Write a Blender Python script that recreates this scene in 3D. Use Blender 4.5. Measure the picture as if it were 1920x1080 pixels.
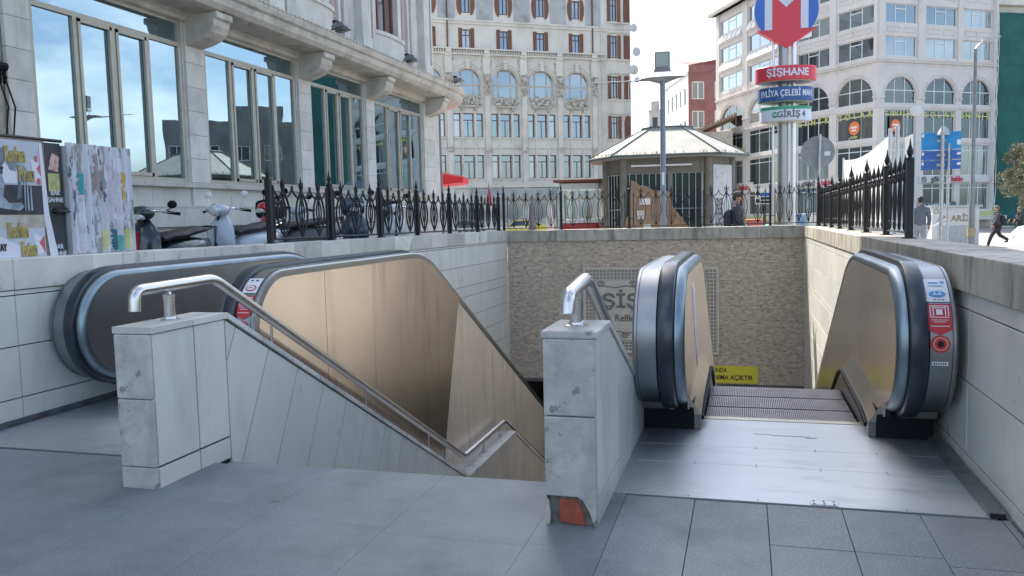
import bpy, bmesh, math, random
from mathutils import Vector, Matrix, Euler
random.seed(7)
R = math.radians
S = bpy.context.scene
for o in list(bpy.data.objects): bpy.data.objects.remove(o)
COL = S.collection

# ---------------------------------------------------------------- camera
F, YAW, PITCH, ROLL = 1552.9, .2754, .08628, -.02405
fw = Vector((-math.sin(YAW)*math.cos(PITCH), math.cos(YAW)*math.cos(PITCH), -math.sin(PITCH)))
rt = Vector((math.cos(YAW), math.sin(YAW), 0)); up = rt.cross(fw)
r2 = rt*math.cos(ROLL)+up*math.sin(ROLL); u2 = -rt*math.sin(ROLL)+up*math.cos(ROLL)
cd = bpy.data.cameras.new('camera'); cam = bpy.data.objects.new('camera', cd); COL.objects.link(cam)
mw = Matrix.Identity(4)
for i in range(3):
    mw[i][0] = r2[i]; mw[i][1] = u2[i]; mw[i][2] = -fw[i]
mw[0][3], mw[1][3], mw[2][3] = 0, 0, 1.4
cam.matrix_world = mw
cd.sensor_width = 36; cd.lens = 36*F/1920; cd.clip_start = .05; cd.clip_end = 2000
S.camera = cam

# ---------------------------------------------------------------- sky and sun
SUN_AZ, SUN_EL = R(33), R(48)          # azimuth left of +Y
W = bpy.data.worlds.new("World"); S.world = W; W.use_nodes = True
n = W.node_tree.nodes; l = W.node_tree.links; n.clear()
out = n.new('ShaderNodeOutputWorld'); bg = n.new('ShaderNodeBackground')
sky = n.new('ShaderNodeTexSky'); sky.sky_type = 'NISHITA'; sky.sun_disc = False
sky.sun_elevation = SUN_EL; sky.sun_rotation = -SUN_AZ; sky.air_density = .95; sky.dust_density = 2.0; sky.ozone_density = 1.0
tc = n.new('ShaderNodeTexCoord'); mp = n.new('ShaderNodeMapping'); mp.inputs['Scale'].default_value = (1, 1, 2.6); mp.inputs['Location'].default_value = (2.3, .7, .4)
nz = n.new('ShaderNodeTexNoise'); nz.inputs['Scale'].default_value = 2.6; nz.inputs['Detail'].default_value = 7; nz.inputs['Roughness'].default_value = .55
cr = n.new('ShaderNodeValToRGB'); cr.color_ramp.elements[0].position = .51; cr.color_ramp.elements[1].position = .66
cr.color_ramp.elements[1].color = (.75, .75, .75, 1)
mx = n.new('ShaderNodeMix'); mx.data_type = 'RGBA'; mx.inputs[7].default_value = (7.6, 7.8, 8.1, 1)
l.new(tc.outputs['Generated'], mp.inputs[0]); l.new(mp.outputs[0], nz.inputs[0]); l.new(nz.outputs[0], cr.inputs[0])
l.new(cr.outputs[0], mx.inputs[0]); l.new(sky.outputs[0], mx.inputs[6]); l.new(mx.outputs[2], bg.inputs[0])
bg.inputs[1].default_value = .13
l.new(bg.outputs[0], out.inputs[0])
sd = bpy.data.lights.new('sun', 'SUN'); sd.energy = 3.8; sd.angle = R(.5); sd.color = (1, .94, .84)
sun = bpy.data.objects.new('sun', sd); COL.objects.link(sun)
tosun = Vector((-math.sin(SUN_AZ)*math.cos(SUN_EL), math.cos(SUN_AZ)*math.cos(SUN_EL), math.sin(SUN_EL)))
sun.rotation_euler = tosun.to_track_quat('Z', 'Y').to_euler(); sun.location = (-20, 20, 40)
S.view_settings.view_transform = 'Standard'; S.view_settings.look = 'None'; S.view_settings.exposure = 1.48; S.view_settings.gamma = 1
S.render.engine = 'CYCLES'; S.cycles.max_bounces = 8; S.cycles.glossy_bounces = 4; S.cycles.use_denoising = True
S.render.resolution_x = 1024; S.render.resolution_y = 576

# ---------------------------------------------------------------- materials
MATS = {}
def M(name, col, col2=None, ns=4, rough=.6, metal=0, bump=0, bs=40, isl=0, stretch=(1, 1, 1), lo=.4, hi=.65,
      spec=.5, dirt=None, ds=2.5, dstretch=(1, 1, 1), dlo=.52, dhi=.7, brick=None, coat=0, rvar=0, speck=None, spots=None):
    if name in MATS: return MATS[name]
    m = bpy.data.materials.new(name); m.use_nodes = True; MATS[name] = m
    N = m.node_tree.nodes; L = m.node_tree.links; b = N['Principled BSDF']
    def c4(c): return (c[0], c[1], c[2], 1)
    tc = N.new('ShaderNodeTexCoord')
    def noise(scale, st, det=5, rg=.6):
        mp = N.new('ShaderNodeMapping'); mp.inputs['Scale'].default_value = st; L.new(tc.outputs['Object'], mp.inputs[0])
        z = N.new('ShaderNodeTexNoise'); z.inputs['Scale'].default_value = scale; z.inputs['Detail'].default_value = det
        z.inputs['Roughness'].default_value = rg; L.new(mp.outputs[0], z.inputs[0]); return z
    def ramp(src, a, bb):
        r = N.new('ShaderNodeMapRange'); r.inputs['From Min'].default_value = a; r.inputs['From Max'].default_value = bb
        L.new(src, r.inputs[0]); return r.outputs[0]
    def mix(fac, A, B, mode='MIX'):
        x = N.new('ShaderNodeMix'); x.data_type = 'RGBA'; x.blend_type = mode
        if isinstance(fac, (int, float)): x.inputs[0].default_value = fac
        else: L.new(fac, x.inputs[0])
        for i, v in ((6, A), (7, B)):
            if isinstance(v, tuple): x.inputs[i].default_value = c4(v)
            else: L.new(v, x.inputs[i])
        return x.outputs[2]
    cur = tuple(col)
    if col2 is not None:
        z = noise(ns, stretch); cur = mix(ramp(z.outputs[0], lo, hi), cur, tuple(col2))
    if speck:
        sc, cs, th = speck
        z = noise(sc, (1, 1, 1), 2, .5); cur = mix(ramp(z.outputs[0], th, th+.1), cur, tuple(cs))
    if spots:
        for (sc, cs, th) in spots:
            z = noise(sc, (1, 1, 1), 3, .55); cur = mix(ramp(z.outputs[0], th, th+.03), cur, tuple(cs))
    height = None
    if brick:
        # (plane, width, height, mortar, mortar colour, offset, depth)
        pl, bw, bh, mo, mc = brick[:5]
        sp = N.new('ShaderNodeSeparateXYZ'); cb = N.new('ShaderNodeCombineXYZ'); L.new(tc.outputs['Object'], sp.inputs[0])
        ix = {'x': 0, 'y': 1, 'z': 2}
        L.new(sp.outputs[ix[pl[0]]], cb.inputs[0]); L.new(sp.outputs[ix[pl[1]]], cb.inputs[1])
        bt = N.new('ShaderNodeTexBrick'); L.new(cb.outputs[0], bt.inputs[0]); bt.inputs['Scale'].default_value = 1
        bt.inputs['Brick Width'].default_value = bw; bt.inputs['Row Height'].default_value = bh
        bt.inputs['Mortar Size'].default_value = mo; bt.inputs['Mortar Smooth'].default_value = .1
        bt.inputs['Color1'].default_value = (1, 1, 1, 1); v = brick[5] if len(brick) > 5 else .88
        bt.inputs['Color2'].default_value = (v, v, v*.98, 1); bt.inputs['Mortar'].default_value = (1, 1, 1, 1)
        cur = mix(1.0, cur, bt.outputs['Color'], 'MULTIPLY'); cur = mix(bt.outputs['Fac'], cur, tuple(mc)); height = bt.outputs['Fac']
    if isl:
        g = N.new('ShaderNodeNewGeometry'); r = N.new('ShaderNodeMapRange'); r.inputs['To Min'].default_value = 1-isl; r.inputs['To Max'].default_value = 1+isl*.4
        L.new(g.outputs['Random Per Island'], r.inputs[0]); h = N.new('ShaderNodeVectorMath'); h.operation = 'SCALE'
        if isinstance(cur, tuple): h.inputs[0].default_value = cur
        else: L.new(cur, h.inputs[0])
        L.new(r.outputs[0], h.inputs['Scale']); cur = h.outputs[0]
    if dirt is not None:
        z = noise(ds, dstretch, 8, .65); cur = mix(ramp(z.outputs[0], dlo, dhi), cur, tuple(dirt))
    if isinstance(cur, tuple): b.inputs['Base Color'].default_value = c4(cur)
    else: L.new(cur, b.inputs['Base Color'])
    b.inputs['Roughness'].default_value = rough; b.inputs['Metallic'].default_value = metal
    b.inputs['Specular IOR Level'].default_value = spec; b.inputs['Coat Weight'].default_value = coat
    if rvar:
        z = noise(ns*1.7, stretch); r = N.new('ShaderNodeMapRange'); r.inputs['From Min'].default_value = .3; r.inputs['From Max'].default_value = .7
        r.inputs['To Min'].default_value = max(.02, rough-rvar); r.inputs['To Max'].default_value = rough+rvar
        L.new(z.outputs[0], r.inputs[0]); L.new(r.outputs[0], b.inputs['Roughness'])
    if bump or height is not None:
        bp = N.new('ShaderNodeBump'); bp.inputs['Strength'].default_value = 1; bp.inputs['Distance'].default_value = 1
        z = noise(bs, stretch, 4, .6); mm = N.new('ShaderNodeMath'); mm.operation = 'MULTIPLY'; mm.inputs[1].default_value = bump
        L.new(z.outputs[0], mm.inputs[0]); hh = mm.outputs[0]
        if height is not None:
            m2 = N.new('ShaderNodeMath'); m2.operation = 'MULTIPLY_ADD'; m2.inputs[1].default_value = -.004
            L.new(height, m2.inputs[0]); L.new(hh, m2.inputs[2]); hh = m2.outputs[0]
        L.new(hh, bp.inputs['Height']); L.new(bp.outputs[0], b.inputs['Normal'])
    return m
def glass_mat(name, tint, refl=.5, rough=.015, wav=0, trans=True, inside=(.02, .03, .03)):
    if name in MATS: return MATS[name]
    m = bpy.data.materials.new(name); m.use_nodes = True; MATS[name] = m
    N = m.node_tree.nodes; L = m.node_tree.links; N.remove(N['Principled BSDF']); o = N['Material Output']
    g = N.new('ShaderNodeBsdfGlossy'); g.inputs['Color'].default_value = (tint[0], tint[1], tint[2], 1); g.inputs['Roughness'].default_value = rough
    if trans:
        t = N.new('ShaderNodeBsdfTransparent'); t.inputs['Color'].default_value = (.75, .85, .83, 1)
    else:
        t = N.new('ShaderNodeBsdfDiffuse'); oi = N.new('ShaderNodeObjectInfo'); rp = N.new('ShaderNodeValToRGB'); e = rp.color_ramp.elements; rp.color_ramp.interpolation = 'CONSTANT'
        e[0].color = (inside[0], inside[1], inside[2], 1); e[1].position = .45; e[1].color = (inside[0]*.4, inside[1]*.4, inside[2]*.4, 1); e2 = e.new(.72); e2.color = (inside[0]*2.2+.04, inside[1]*2+.04, inside[2]*1.7+.03, 1); e3 = e.new(.9); e3.color = (.42, .40, .35, 1)
        L.new(oi.outputs['Random'], rp.inputs[0]); L.new(rp.outputs[0], t.inputs['Color'])
    fr = N.new('ShaderNodeFresnel'); fr.inputs[0].default_value = 1.5
    ma = N.new('ShaderNodeMath'); ma.operation = 'ADD'; ma.use_clamp = True; ma.inputs[1].default_value = refl; L.new(fr.outputs[0], ma.inputs[0])
    x = N.new('ShaderNodeMixShader'); L.new(ma.outputs[0], x.inputs[0]); L.new(t.outputs[0], x.inputs[1]); L.new(g.outputs[0], x.inputs[2]); L.new(x.outputs[0], o.inputs[0])
    if wav:
        tc = N.new('ShaderNodeTexCoord'); z = N.new('ShaderNodeTexNoise'); z.inputs['Scale'].default_value = 1.3; z.inputs['Detail'].default_value = 1
        L.new(tc.outputs['Object'], z.inputs[0]); bp = N.new('ShaderNodeBump'); bp.inputs['Distance'].default_value = wav; bp.inputs['Strength'].default_value = 1
        L.new(z.outputs[0], bp.inputs['Height']); L.new(bp.outputs[0], g.inputs['Normal'])
    return m

# ---------------------------------------------------------------- geometry helpers
FRAME = [Matrix.Identity(4)]
def frame(ox, oy, oz=0, rz=0):
    FRAME[0] = Matrix.Translation((ox, oy, oz)) @ Matrix.Rotation(R(rz), 4, 'Z')
def noframe(): FRAME[0] = Matrix.Identity(4)
BASE = {}
def basepos(o):
    return BASE.get(o.name, Vector((0, 0, 0))) if o else Vector((0, 0, 0))
def props(o, label=None, cat=None, group=None, kind=None):
    if label: o['label'] = label
    if cat: o['category'] = cat
    if group: o['group'] = group
    if kind: o['kind'] = kind
    return o
def thing(name, label, cat, loc=(0, 0, 0), group=None):
    o = bpy.data.objects.new(name, None); COL.objects.link(o); o.location = loc; o.empty_display_size = .2
    BASE[o.name] = Vector(loc)
    return props(o, label, cat, group)
class MB:
    def __init__(s): s.v = []; s.f = []
    def add(s, vs, fs):
        o = len(s.v); s.v += [tuple(v) for v in vs]; s.f += [tuple(i+o for i in f) for f in fs]; return s
    def box(s, x0, y0, z0, x1, y1, z1):
        if x0 > x1: x0, x1 = x1, x0
        if y0 > y1: y0, y1 = y1, y0
        if z0 > z1: z0, z1 = z1, z0
        return s.add([(x0, y0, z0), (x1, y0, z0), (x1, y1, z0), (x0, y1, z0), (x0, y0, z1), (x1, y0, z1), (x1, y1, z1), (x0, y1, z1)],
                     [(0, 3, 2, 1), (4, 5, 6, 7), (0, 1, 5, 4), (1, 2, 6, 5), (2, 3, 7, 6), (3, 0, 4, 7)])
    def prism(s, pts, axis, a, b):
        ar = sum(pts[i][0]*pts[(i+1) % len(pts)][1]-pts[(i+1) % len(pts)][0]*pts[i][1] for i in range(len(pts)))
        if ar < 0: pts = pts[::-1]
        if a > b: a, b = b, a
        k = len(pts)
        if axis == 'x': P = lambda p, t: (t, p[0], p[1]); flip = False
        elif axis == 'y': P = lambda p, t: (p[0], t, p[1]); flip = True
        else: P = lambda p, t: (p[0], p[1], t); flip = False
        vs = [P(p, a) for p in pts]+[P(p, b) for p in pts]
        fs = [tuple(range(k))[::-1], tuple(range(k, 2*k))]+[(i, (i+1) % k, (i+1) % k+k, i+k) for i in range(k)]
        if flip: fs = [f[::-1] for f in fs]
        return s.add(vs, fs)
    def face(s, vs): return s.add(vs, [tuple(range(len(vs)))])
    def tube(s, path, r, n=8, cap=True, squash=None):
        P = [Vector(p) for p in path]; k = len(P); rings = []
        rr = r if isinstance(r, (list, tuple)) else [r]*k
        prev = None
        for i in range(k):
            a = (P[i]-P[i-1]).normalized() if i else (P[1]-P[0]).normalized()
            b = (P[i+1]-P[i]).normalized() if i < k-1 else a
            t = (a+b); t = t.normalized() if t.length > 1e-6 else a
            if prev is None:
                ref = Vector((0, 0, 1)) if abs(t.z) < .9 else Vector((1, 0, 0)); u = t.cross(ref).normalized()
            else:
                u = (prev-t*prev.dot(t)).normalized()
            prev = u; w = t.cross(u); c = max(.5, math.sqrt((1+a.dot(b))/2))
            for j in range(n):
                an = 2*math.pi*j/n; rings.append(P[i]+u*(rr[i]*math.cos(an))+w*(rr[i]*math.sin(an)))
        fs = [(i*n+j, i*n+(j+1) % n, (i+1)*n+(j+1) % n, (i+1)*n+j) for i in range(k-1) for j in range(n)]
        if cap: fs += [tuple(range(n))[::-1], tuple((k-1)*n+j for j in range(n))]
        return s.add(rings, fs)
    def sweepx(s, path, prof, cap=True):
        """path: (y,z) points; prof: closed (x, normal offset) polygon, normal is outward (left of travel)"""
        k = len(path); n = len(prof); vs = []
        for i in range(k):
            y0, z0 = path[max(i-1, 0)]; y1, z1 = path[min(i+1, k-1)]
            d = math.hypot(y1-y0, z1-z0); nx, nzz = -(z1-z0)/d, (y1-y0)/d
            for (px, pn) in prof: vs.append((px, path[i][0]+nx*pn, path[i][1]+nzz*pn))
        fs = [(i*n+j, (i+1)*n+j, (i+1)*n+(j+1) % n, i*n+(j+1) % n) for i in range(k-1) for j in range(n)]
        if cap: fs += [tuple(range(n)), tuple((k-1)*n+j for j in range(n))[::-1]]
        return s.add(vs, fs)
    def lathe(s, prof, cx, cy, n=24, sx=1, sy=1):
        vs = []; k = len(prof)
        for (r, z) in prof:
            for j in range(n):
                a = 2*math.pi*j/n; vs.append((cx+r*sx*math.cos(a), cy+r*sy*math.sin(a), z))
        fs = [(i*n+j, i*n+(j+1) % n, (i+1)*n+(j+1) % n, (i+1)*n+j) for i in range(k-1) for j in range(n)]
        fs += [tuple(range(n))[::-1], tuple((k-1)*n+j for j in range(n))]
        return s.add(vs, fs)
    def loft(s, secs, n=16, p=2.4):
        """secs: (x, y, z, hw, hh, tilt) rings along x; superellipse"""
        vs = []
        for (x, y, z, hw, hh, *t) in secs:
            tl = t[0] if t else 0
            for j in range(n):
                a = 2*math.pi*j/n; ca, sa = math.cos(a), math.sin(a)
                yy = math.copysign(abs(ca)**(2/p), ca)*hw; zz = math.copysign(abs(sa)**(2/p), sa)*hh
                vs.append((x-zz*math.sin(tl), y+yy, z+zz*math.cos(tl)))
        k = len(secs)
        fs = [(i*n+j, i*n+(j+1) % n, (i+1)*n+(j+1) % n, (i+1)*n+j) for i in range(k-1) for j in range(n)]
        fs += [tuple(range(n))[::-1], tuple((k-1)*n+j for j in range(n))]
        return s.add(vs, fs)
    def ball(s, c, r, nu=10, nv=7, j=0):
        vs = []; rx, ry, rz = r if isinstance(r, (list, tuple)) else (r, r, r)
        for i in range(nv+1):
            th = math.pi*i/nv
            for k in range(nu):
                ph = 2*math.pi*k/nu; q = 1+random.uniform(-j, j)
                vs.append((c[0]+rx*q*math.sin(th)*math.cos(ph), c[1]+ry*q*math.sin(th)*math.sin(ph), c[2]+rz*q*math.cos(th)))
        return s.add(vs, [(i*nu+k, (i+1)*nu+k, (i+1)*nu+(k+1) % nu, i*nu+(k+1) % nu) for i in range(nv) for k in range(nu)])
    def build(s, name, mat, parent=None, smooth=False, bevel=0, label=None, X=None, seg=2):
        me = bpy.data.meshes.new(name); T = (X or FRAME[0]); b = basepos(parent)
        vs = [(T @ Vector(v))-b for v in s.v]
        me.from_pydata(vs, [], s.f); me.validate()
        bm = bmesh.new(); bm.from_mesh(me)
        bmesh.ops.remove_doubles(bm, verts=bm.verts, dist=1e-5) if smooth else None
        bmesh.ops.recalc_face_normals(bm, faces=bm.faces) if smooth or s.fix() else None
        bm.to_mesh(me); bm.free()
        if mat: me.materials.append(mat)
        o = bpy.data.objects.new(name, me); COL.objects.link(o)
        if smooth:
            for p in me.polygons: p.use_smooth = True
            me.set_sharp_from_angle(angle=R(38))
        if bevel:
            md = o.modifiers.new('bevel', 'BEVEL'); md.width = bevel; md.segments = seg; md.limit_method = 'ANGLE'; md.angle_limit = R(40)
        if parent: o.parent = parent; BASE[o.name] = b
        else: BASE[o.name] = Vector((0, 0, 0))
        if label: o['label'] = label
        return o
    def fix(s): return False
_te = {}
def textmesh(txt, size, bold=0, extrude=.004, align='CENTER', sx=1):
    cu = bpy.data.curves.new('t', 'FONT'); cu.body = txt; cu.size = size; cu.align_x = align; cu.align_y = 'CENTER'
    cu.offset = bold; cu.extrude = extrude; cu.resolution_u = 3
    o = bpy.data.objects.new('t', cu); COL.objects.link(o)
    dg = bpy.context.evaluated_depsgraph_get(); me = bpy.data.meshes.new_from_object(o.evaluated_get(dg))
    vs = [(v.co.x*sx, v.co.y, v.co.z) for v in me.vertices]; fs = [tuple(p.vertices) for p in me.polygons]
    bpy.data.objects.remove(o); bpy.data.curves.remove(cu); bpy.data.meshes.remove(me)
    return vs, fs
def text(name, txt, size, fn, mat, parent, bold=0, extrude=.004, align='CENTER', sx=1, label=None):
    """fn maps text-plane (x,y,depth) to frame coordinates"""
    vs, fs = textmesh(txt, size, bold, extrude, align, sx); mb = MB(); mb.add([fn(*v) for v in vs], fs)
    return mb.build(name, mat, parent, label=label)
def facing_minus_y(cx, y, cz): return lambda a, b, c: (cx+a, y-c, cz+b)
def facing_plus_x(x, cy, cz): return lambda a, b, c: (x+c, cy+a, cz+b)
def copy_tree(o, parent=None):
    c = o.copy(); COL.objects.link(c)
    if parent: c.parent = parent
    for ch in list(o.children): copy_tree(ch, c)
    return c
def clip(poly, a, b, c):
    """keep a*x+b*y>=c"""
    o = []
    for i in range(len(poly)):
        p, q = poly[i], poly[(i+1) % len(poly)]; dp = a*p[0]+b*p[1]-c; dq = a*q[0]+b*q[1]-c
        if dp >= 0: o.append(p)
        if (dp >= 0) != (dq >= 0):
            t = dp/(dp-dq); o.append((p[0]+(q[0]-p[0])*t, p[1]+(q[1]-p[1])*t))
    return o
def inset(poly, g):
    k = len(poly); ar = sum(poly[i][0]*poly[(i+1) % k][1]-poly[(i+1) % k][0]*poly[i][1] for i in range(k))
    if ar < 0: poly = poly[::-1]
    cur = poly
    for i in range(k):
        p, q = poly[i], poly[(i+1) % k]; dx, dy = q[0]-p[0], q[1]-p[1]; L = math.hypot(dx, dy)
        if L < 1e-6: continue
        nx, ny = -dy/L, dx/L; cur = clip(cur, nx, ny, nx*p[0]+ny*p[1]+g)
        if len(cur) < 3: return None
    return cur
# ================================================================ THE WELL
granite = M('granite', (.15, .17, .183), (.215, .235, .245), ns=1.1, rough=.5, bump=.0012, bs=300, isl=.07, speck=(150, (.32, .34, .345), .54), dirt=(.12, .13, .14), ds=1.3, dlo=.5, dhi=.75, rvar=.12, spots=[(6, (.08, .09, .10), .72), (21, (.10, .11, .115), .72)])
granite_l = M('granite_smooth', (.135, .158, .172), (.205, .23, .243), ns=.8, rough=.48, bump=.001, bs=300, isl=.015, speck=(150, (.30, .325, .335), .56), dirt=(.105, .12, .13), ds=1.3, dlo=.47, dhi=.72, rvar=.14, spots=[(5.5, (.08, .09, .10), .73), (23, (.09, .10, .11), .72)])
jointdark = M('joint_dark', (.02, .02, .02), rough=.9)
stone_panel = M('stone_panel', (.64, .635, .575), (.69, .68, .615), ns=1.6, rough=.34, bump=.0008, bs=14, isl=.09, dirt=(.53, .51, .45), ds=2.2, dstretch=(1.6, 1.6, .5), dlo=.50, dhi=.80, rvar=.08)
coping_m = M('coping_stone', (.68, .655, .59), (.56, .54, .485), ns=2.5, rough=.6, bump=.002, bs=60, isl=.28, dirt=(.20, .19, .17), ds=3, dstretch=(1.4, 1.4, .8), dlo=.55, dhi=.78)
coping_old = M('coping_weathered', (.50, .46, .39), (.36, .33, .275), ns=2.2, rough=.75, bump=.003, bs=60, isl=.22, dirt=(.12, .115, .10), ds=3.4, dstretch=(2.4, 2.4, .5), dlo=.5, dhi=.72)
old_marble = M('worn_marble', (.56, .54, .49), (.40, .385, .355), ns=5, rough=.6, bump=.003, bs=40, isl=.10, dirt=(.30, .29, .265), ds=7, dlo=.50, dhi=.72, spots=[(14, (.24, .23, .21), .64)])
steel = M('brushed_steel', (.33, .345, .35), (.26, .275, .285), ns=3, rough=.36, metal=1, bump=.0001, bs=220, stretch=(1, .05, 1), rvar=.03)
steel_warm_refl = M('steel_cladding_warm_refl', (.75, .66, .595), (.67, .585, .53), ns=1.3, rough=.24, metal=1, bump=.0010, bs=1.6, dirt=(.38, .33, .28), ds=1.8, dstretch=(2.8, 2.8, .3), dlo=.53, dhi=.85)  # warm tint stands in for the sunlit wall reflected in the steel
steel_cool_refl = M('steel_panel_cool_refl', (.36, .38, .40), (.30, .32, .34), ns=1.3, rough=.30, metal=1, bump=.0008, bs=1.6)  # darker, cooler copy: reflected shade and sky put into the colour
steel_trim = M('steel_trim', (.25, .31, .34), (.20, .25, .28), ns=3, rough=.36, metal=1)
rail_steel = M('rail_steel', (.62, .60, .58), rough=.26, metal=1, bump=.0004, bs=90)
rubber = M('handrail_rubber', (.012, .018, .028), rough=.32, spec=.6, coat=.25)
blackp = M('black_plastic', (.008, .009, .011), rough=.6, bump=.001, bs=90, spec=.2)
plate_m = M('landing_steel', (.44, .47, .485), (.50, .53, .545), ns=.9, rough=.48, metal=.9, bump=.0005, bs=180, stretch=(.1, 1, 1), rvar=.08, dirt=(.27, .29, .30), ds=4.5, dstretch=(.45, 1.3, 1), dlo=.52, dhi=.88, spots=[(9, (.15, .15, .15), .73), (16, (.58, .60, .61), .72)])
step_m = M('step_aluminium', (.34, .32, .31), (.26, .245, .24), ns=8, rough=.45, metal=.8)
step_dark = M('step_groove', (.075, .07, .07), rough=.7)
comb_m = M('comb_metal', (.5, .47, .38), rough=.4, metal=.7)
brickred = M('exposed_brick', (.33, .07, .04), (.42, .12, .07), ns=14, rough=.9, bump=.004, bs=60)
mortar = M('crumbling_mortar', (.10, .11, .085), (.2, .2, .17), ns=18, rough=.95, bump=.008, bs=50)
mosaic = M('rubble_mosaic', (.75, .62, .49), (.57, .47, .37), ns=9, rough=.9, bump=.004, bs=30, stretch=(1, 1, 1.8),
           brick=('xz', .085, .030, .0015, (.50, .43, .35), .68), dirt=(.11, .10, .085), ds=21, dstretch=(.75, 1, 1.4), dlo=.575, dhi=.64, lo=.35, hi=.6)
carved = M('carved_stone', (.60, .55, .47), (.52, .475, .40), ns=6, rough=.8, bump=.002, bs=60, dirt=(.40, .36, .31), ds=5, dlo=.55, dhi=.8)
letter_br = M('carved_letters', (.17, .15, .125), (.22, .195, .165), ns=15, rough=.9)
carved_dk = M('carved_recess', (.27, .24, .205), (.33, .295, .25), ns=20, rough=.9)
yellowban = M('yellow_vinyl', (.68, .61, .05), rough=.5, bump=.002, bs=6)
ink = M('black_ink', (.02, .02, .02), rough=.6)
red_paint = M('sticker_red', (.55, .03, .04), rough=.4)
white_paint = M('sticker_white', (.72, .74, .76), rough=.4)
blue_paint = M('sticker_blue', (.08, .30, .60), rough=.4)
asphalt = M('street_paving', (.30, .29, .275), (.22, .215, .205), ns=.5, rough=.85, bump=.003, bs=30, dirt=(.15, .15, .145), ds=.8, dlo=.5, dhi=.8)
darkvoid = M('tunnel_concrete', (.16, .15, .14), (.10, .10, .09), ns=2, rough=.9)

# ---- pavement : real granite slabs with open joints
mb = MB(); mb.box(-5.0, -6, -.5, 1.14, 4.145, -.018); pav = mb.build('pavement_bed', jointdark)
props(pav, kind='structure')
mb = MB(); mbl = MB(); xs = []; x = -.235
while x > -5.0: xs.append(x); x -= .67 if x < -.9 else .335
xs = sorted(xs+[.1, .433, .766, 1.10]); xs = [-4.99]+[q for q in xs if q > -4.9]+[1.138]
for i in range(len(xs)-1):
    a, b = xs[i], xs[i+1]; right = a > -.65
    ymax = 4.03 if a > -.64 else 4.145
    if a < -3.2: ymax = 4.10
    g = .0015 if right else .0007
    ys = [ymax]; y = {True: 3.53 if b < .77 else 3.46, False: ymax-random.uniform(.55, 1.1)}[right]
    if right and a < .09: y = 2.6
    while y > -5.5: ys.append(y); y -= random.choice((.62, .9)) if right else random.uniform(.9, 1.5)
    ys.append(-6)
    for j in range(len(ys)-1):
        dz = random.uniform(-.0012, .0012) if right else 0
        (mb if right else mbl).box(a+g, ys[j+1]+g, -.06, b-g, ys[j]-g, dz)
o = mb.build('granite_pavement', granite, bevel=.0012, seg=1); props(o, kind='structure'); o = mbl.build('granite_pavement', granite_l); props(o, kind='structure')

# ---- stairs going down between the two stair walls
SL = .547
mb = MB(); y, z = 4.145, 0
k = 0
while k < 15:
    mb.box(-3.0, y, z-.6, -.87, y+.305, z-.165); y += .305; z -= .165; k += 1
mb.box(-3.0, y, z-.6, -.87, y+1.75, z-.165+.003); y += 1.75
for k in range(16):
    mb.box(-3.0, y, z-.75, -.87, y+.305, z-.33); y += .305; z -= .165
mb.box(-3.0, y, z-.8, -.87, 34, z-.33)
o = mb.build('stairs', granite); props(o, kind='structure')
mb = MB(); mb.box(-5.2, 17.85, -2.2, 1.3, 34, -2.0); mb.box(-5.2, 33.5, -9, 1.3, 34, -2.2)
mb.box(-5.35, 17.85, -9, -5.2, 34, -2.0); mb.box(1.3, 17.85, -9, 1.45, 34, -2.0); mb.box(-5.3, 4.2, -9.3, 1.4, 34, -9.1)
o = mb.build('tunnel_shell', darkvoid); props(o, kind='structure')

# ---- side walls
def zt(y, left=True):
    return 1.187-.0072*(y-4.5) if left else 1.143-.0056*(y-4.0)
def side_wall(name, label, x, sgn, left, y0, y1, cuts, copcuts, rows, cop_m, cop_h, width, plinth):
    """sgn: direction from the face into the wall (left wall -1, right wall +1)"""
    r = thing(name, label, 'wall', (x, y0, 0))
    mb = MB(); e = sgn*.02
    mb.prism([(y0, -9), (y1, -9), (y1, zt(y1, left)-.03), (y0, zt(y0, left)-.03)], 'x', x+e, x+sgn*width); mb.build('wall_core', jointdark, r)
    mb = MB()
    for j in range(len(rows)-1):
        for i in range(len(cuts)-1):
            a, b = cuts[i], cuts[i+1]
            if rows[j+1] < -.2 and i % 2 == 0: pass
            z0 = lambda yy: zt(yy, left)-rows[j]; z1 = lambda yy: zt(yy, left)-rows[j+1]
            g = .003
            mb.prism([(a+g, z1(a)+g+.002), (b-g, z1(b)+g+.002), (b-g, z0(b)-g), (a+g, z0(a)-g)], 'x', x+random.uniform(0, .0012)*sgn, x+sgn*.03)
    mb.build('stone_panel', stone_panel, r, bevel=.0015, seg=1)
    mb = MB(); yy = -6.0
    while yy < (5.55 if left else 4.0): mb.box(x-sgn*.001, yy, -.004, x-sgn*random.uniform(.010, .018), yy+.5, .045 if left else .012); yy += .5
    mb.build('base_grime_strip', M('bitumen_strip', (.12, .13, .135), (.07, .075, .08), ns=9, rough=.85, bump=.003, bs=40), r)
    if plinth:
        pass
    mb = MB()
    for i in range(len(copcuts)-1):
        a, b = copcuts[i], copcuts[i+1]; g = .0018; j = random.uniform(-.002, .002)
        mb.prism([(a+g, zt(a, left)-cop_h), (b-g, zt(b, left)-cop_h), (b-g, zt(b, left)+j), (a+g, zt(a, left)+j)], 'x', x-sgn*.014+j, x+sgn*(width+.03))
    mb.build('coping', cop_m, r, bevel=.006)
    return r
def cuts_from(first, y1, ws):
    c = [-6.0]
    while c[-1] < first-1.3: c.append(c[-1]+1.15)
    c = [q for q in c if q < first-.5]+[first]; i = 0
    while c[-1] < y1-ws[-1]*.6: c.append(c[-1]+ws[i % len(ws)]); i += 1
    c[-1] = y1; return c
lc = cuts_from(4.69, 17.4, [1.45, 1.6, 3.2, 3.2]); 
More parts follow.
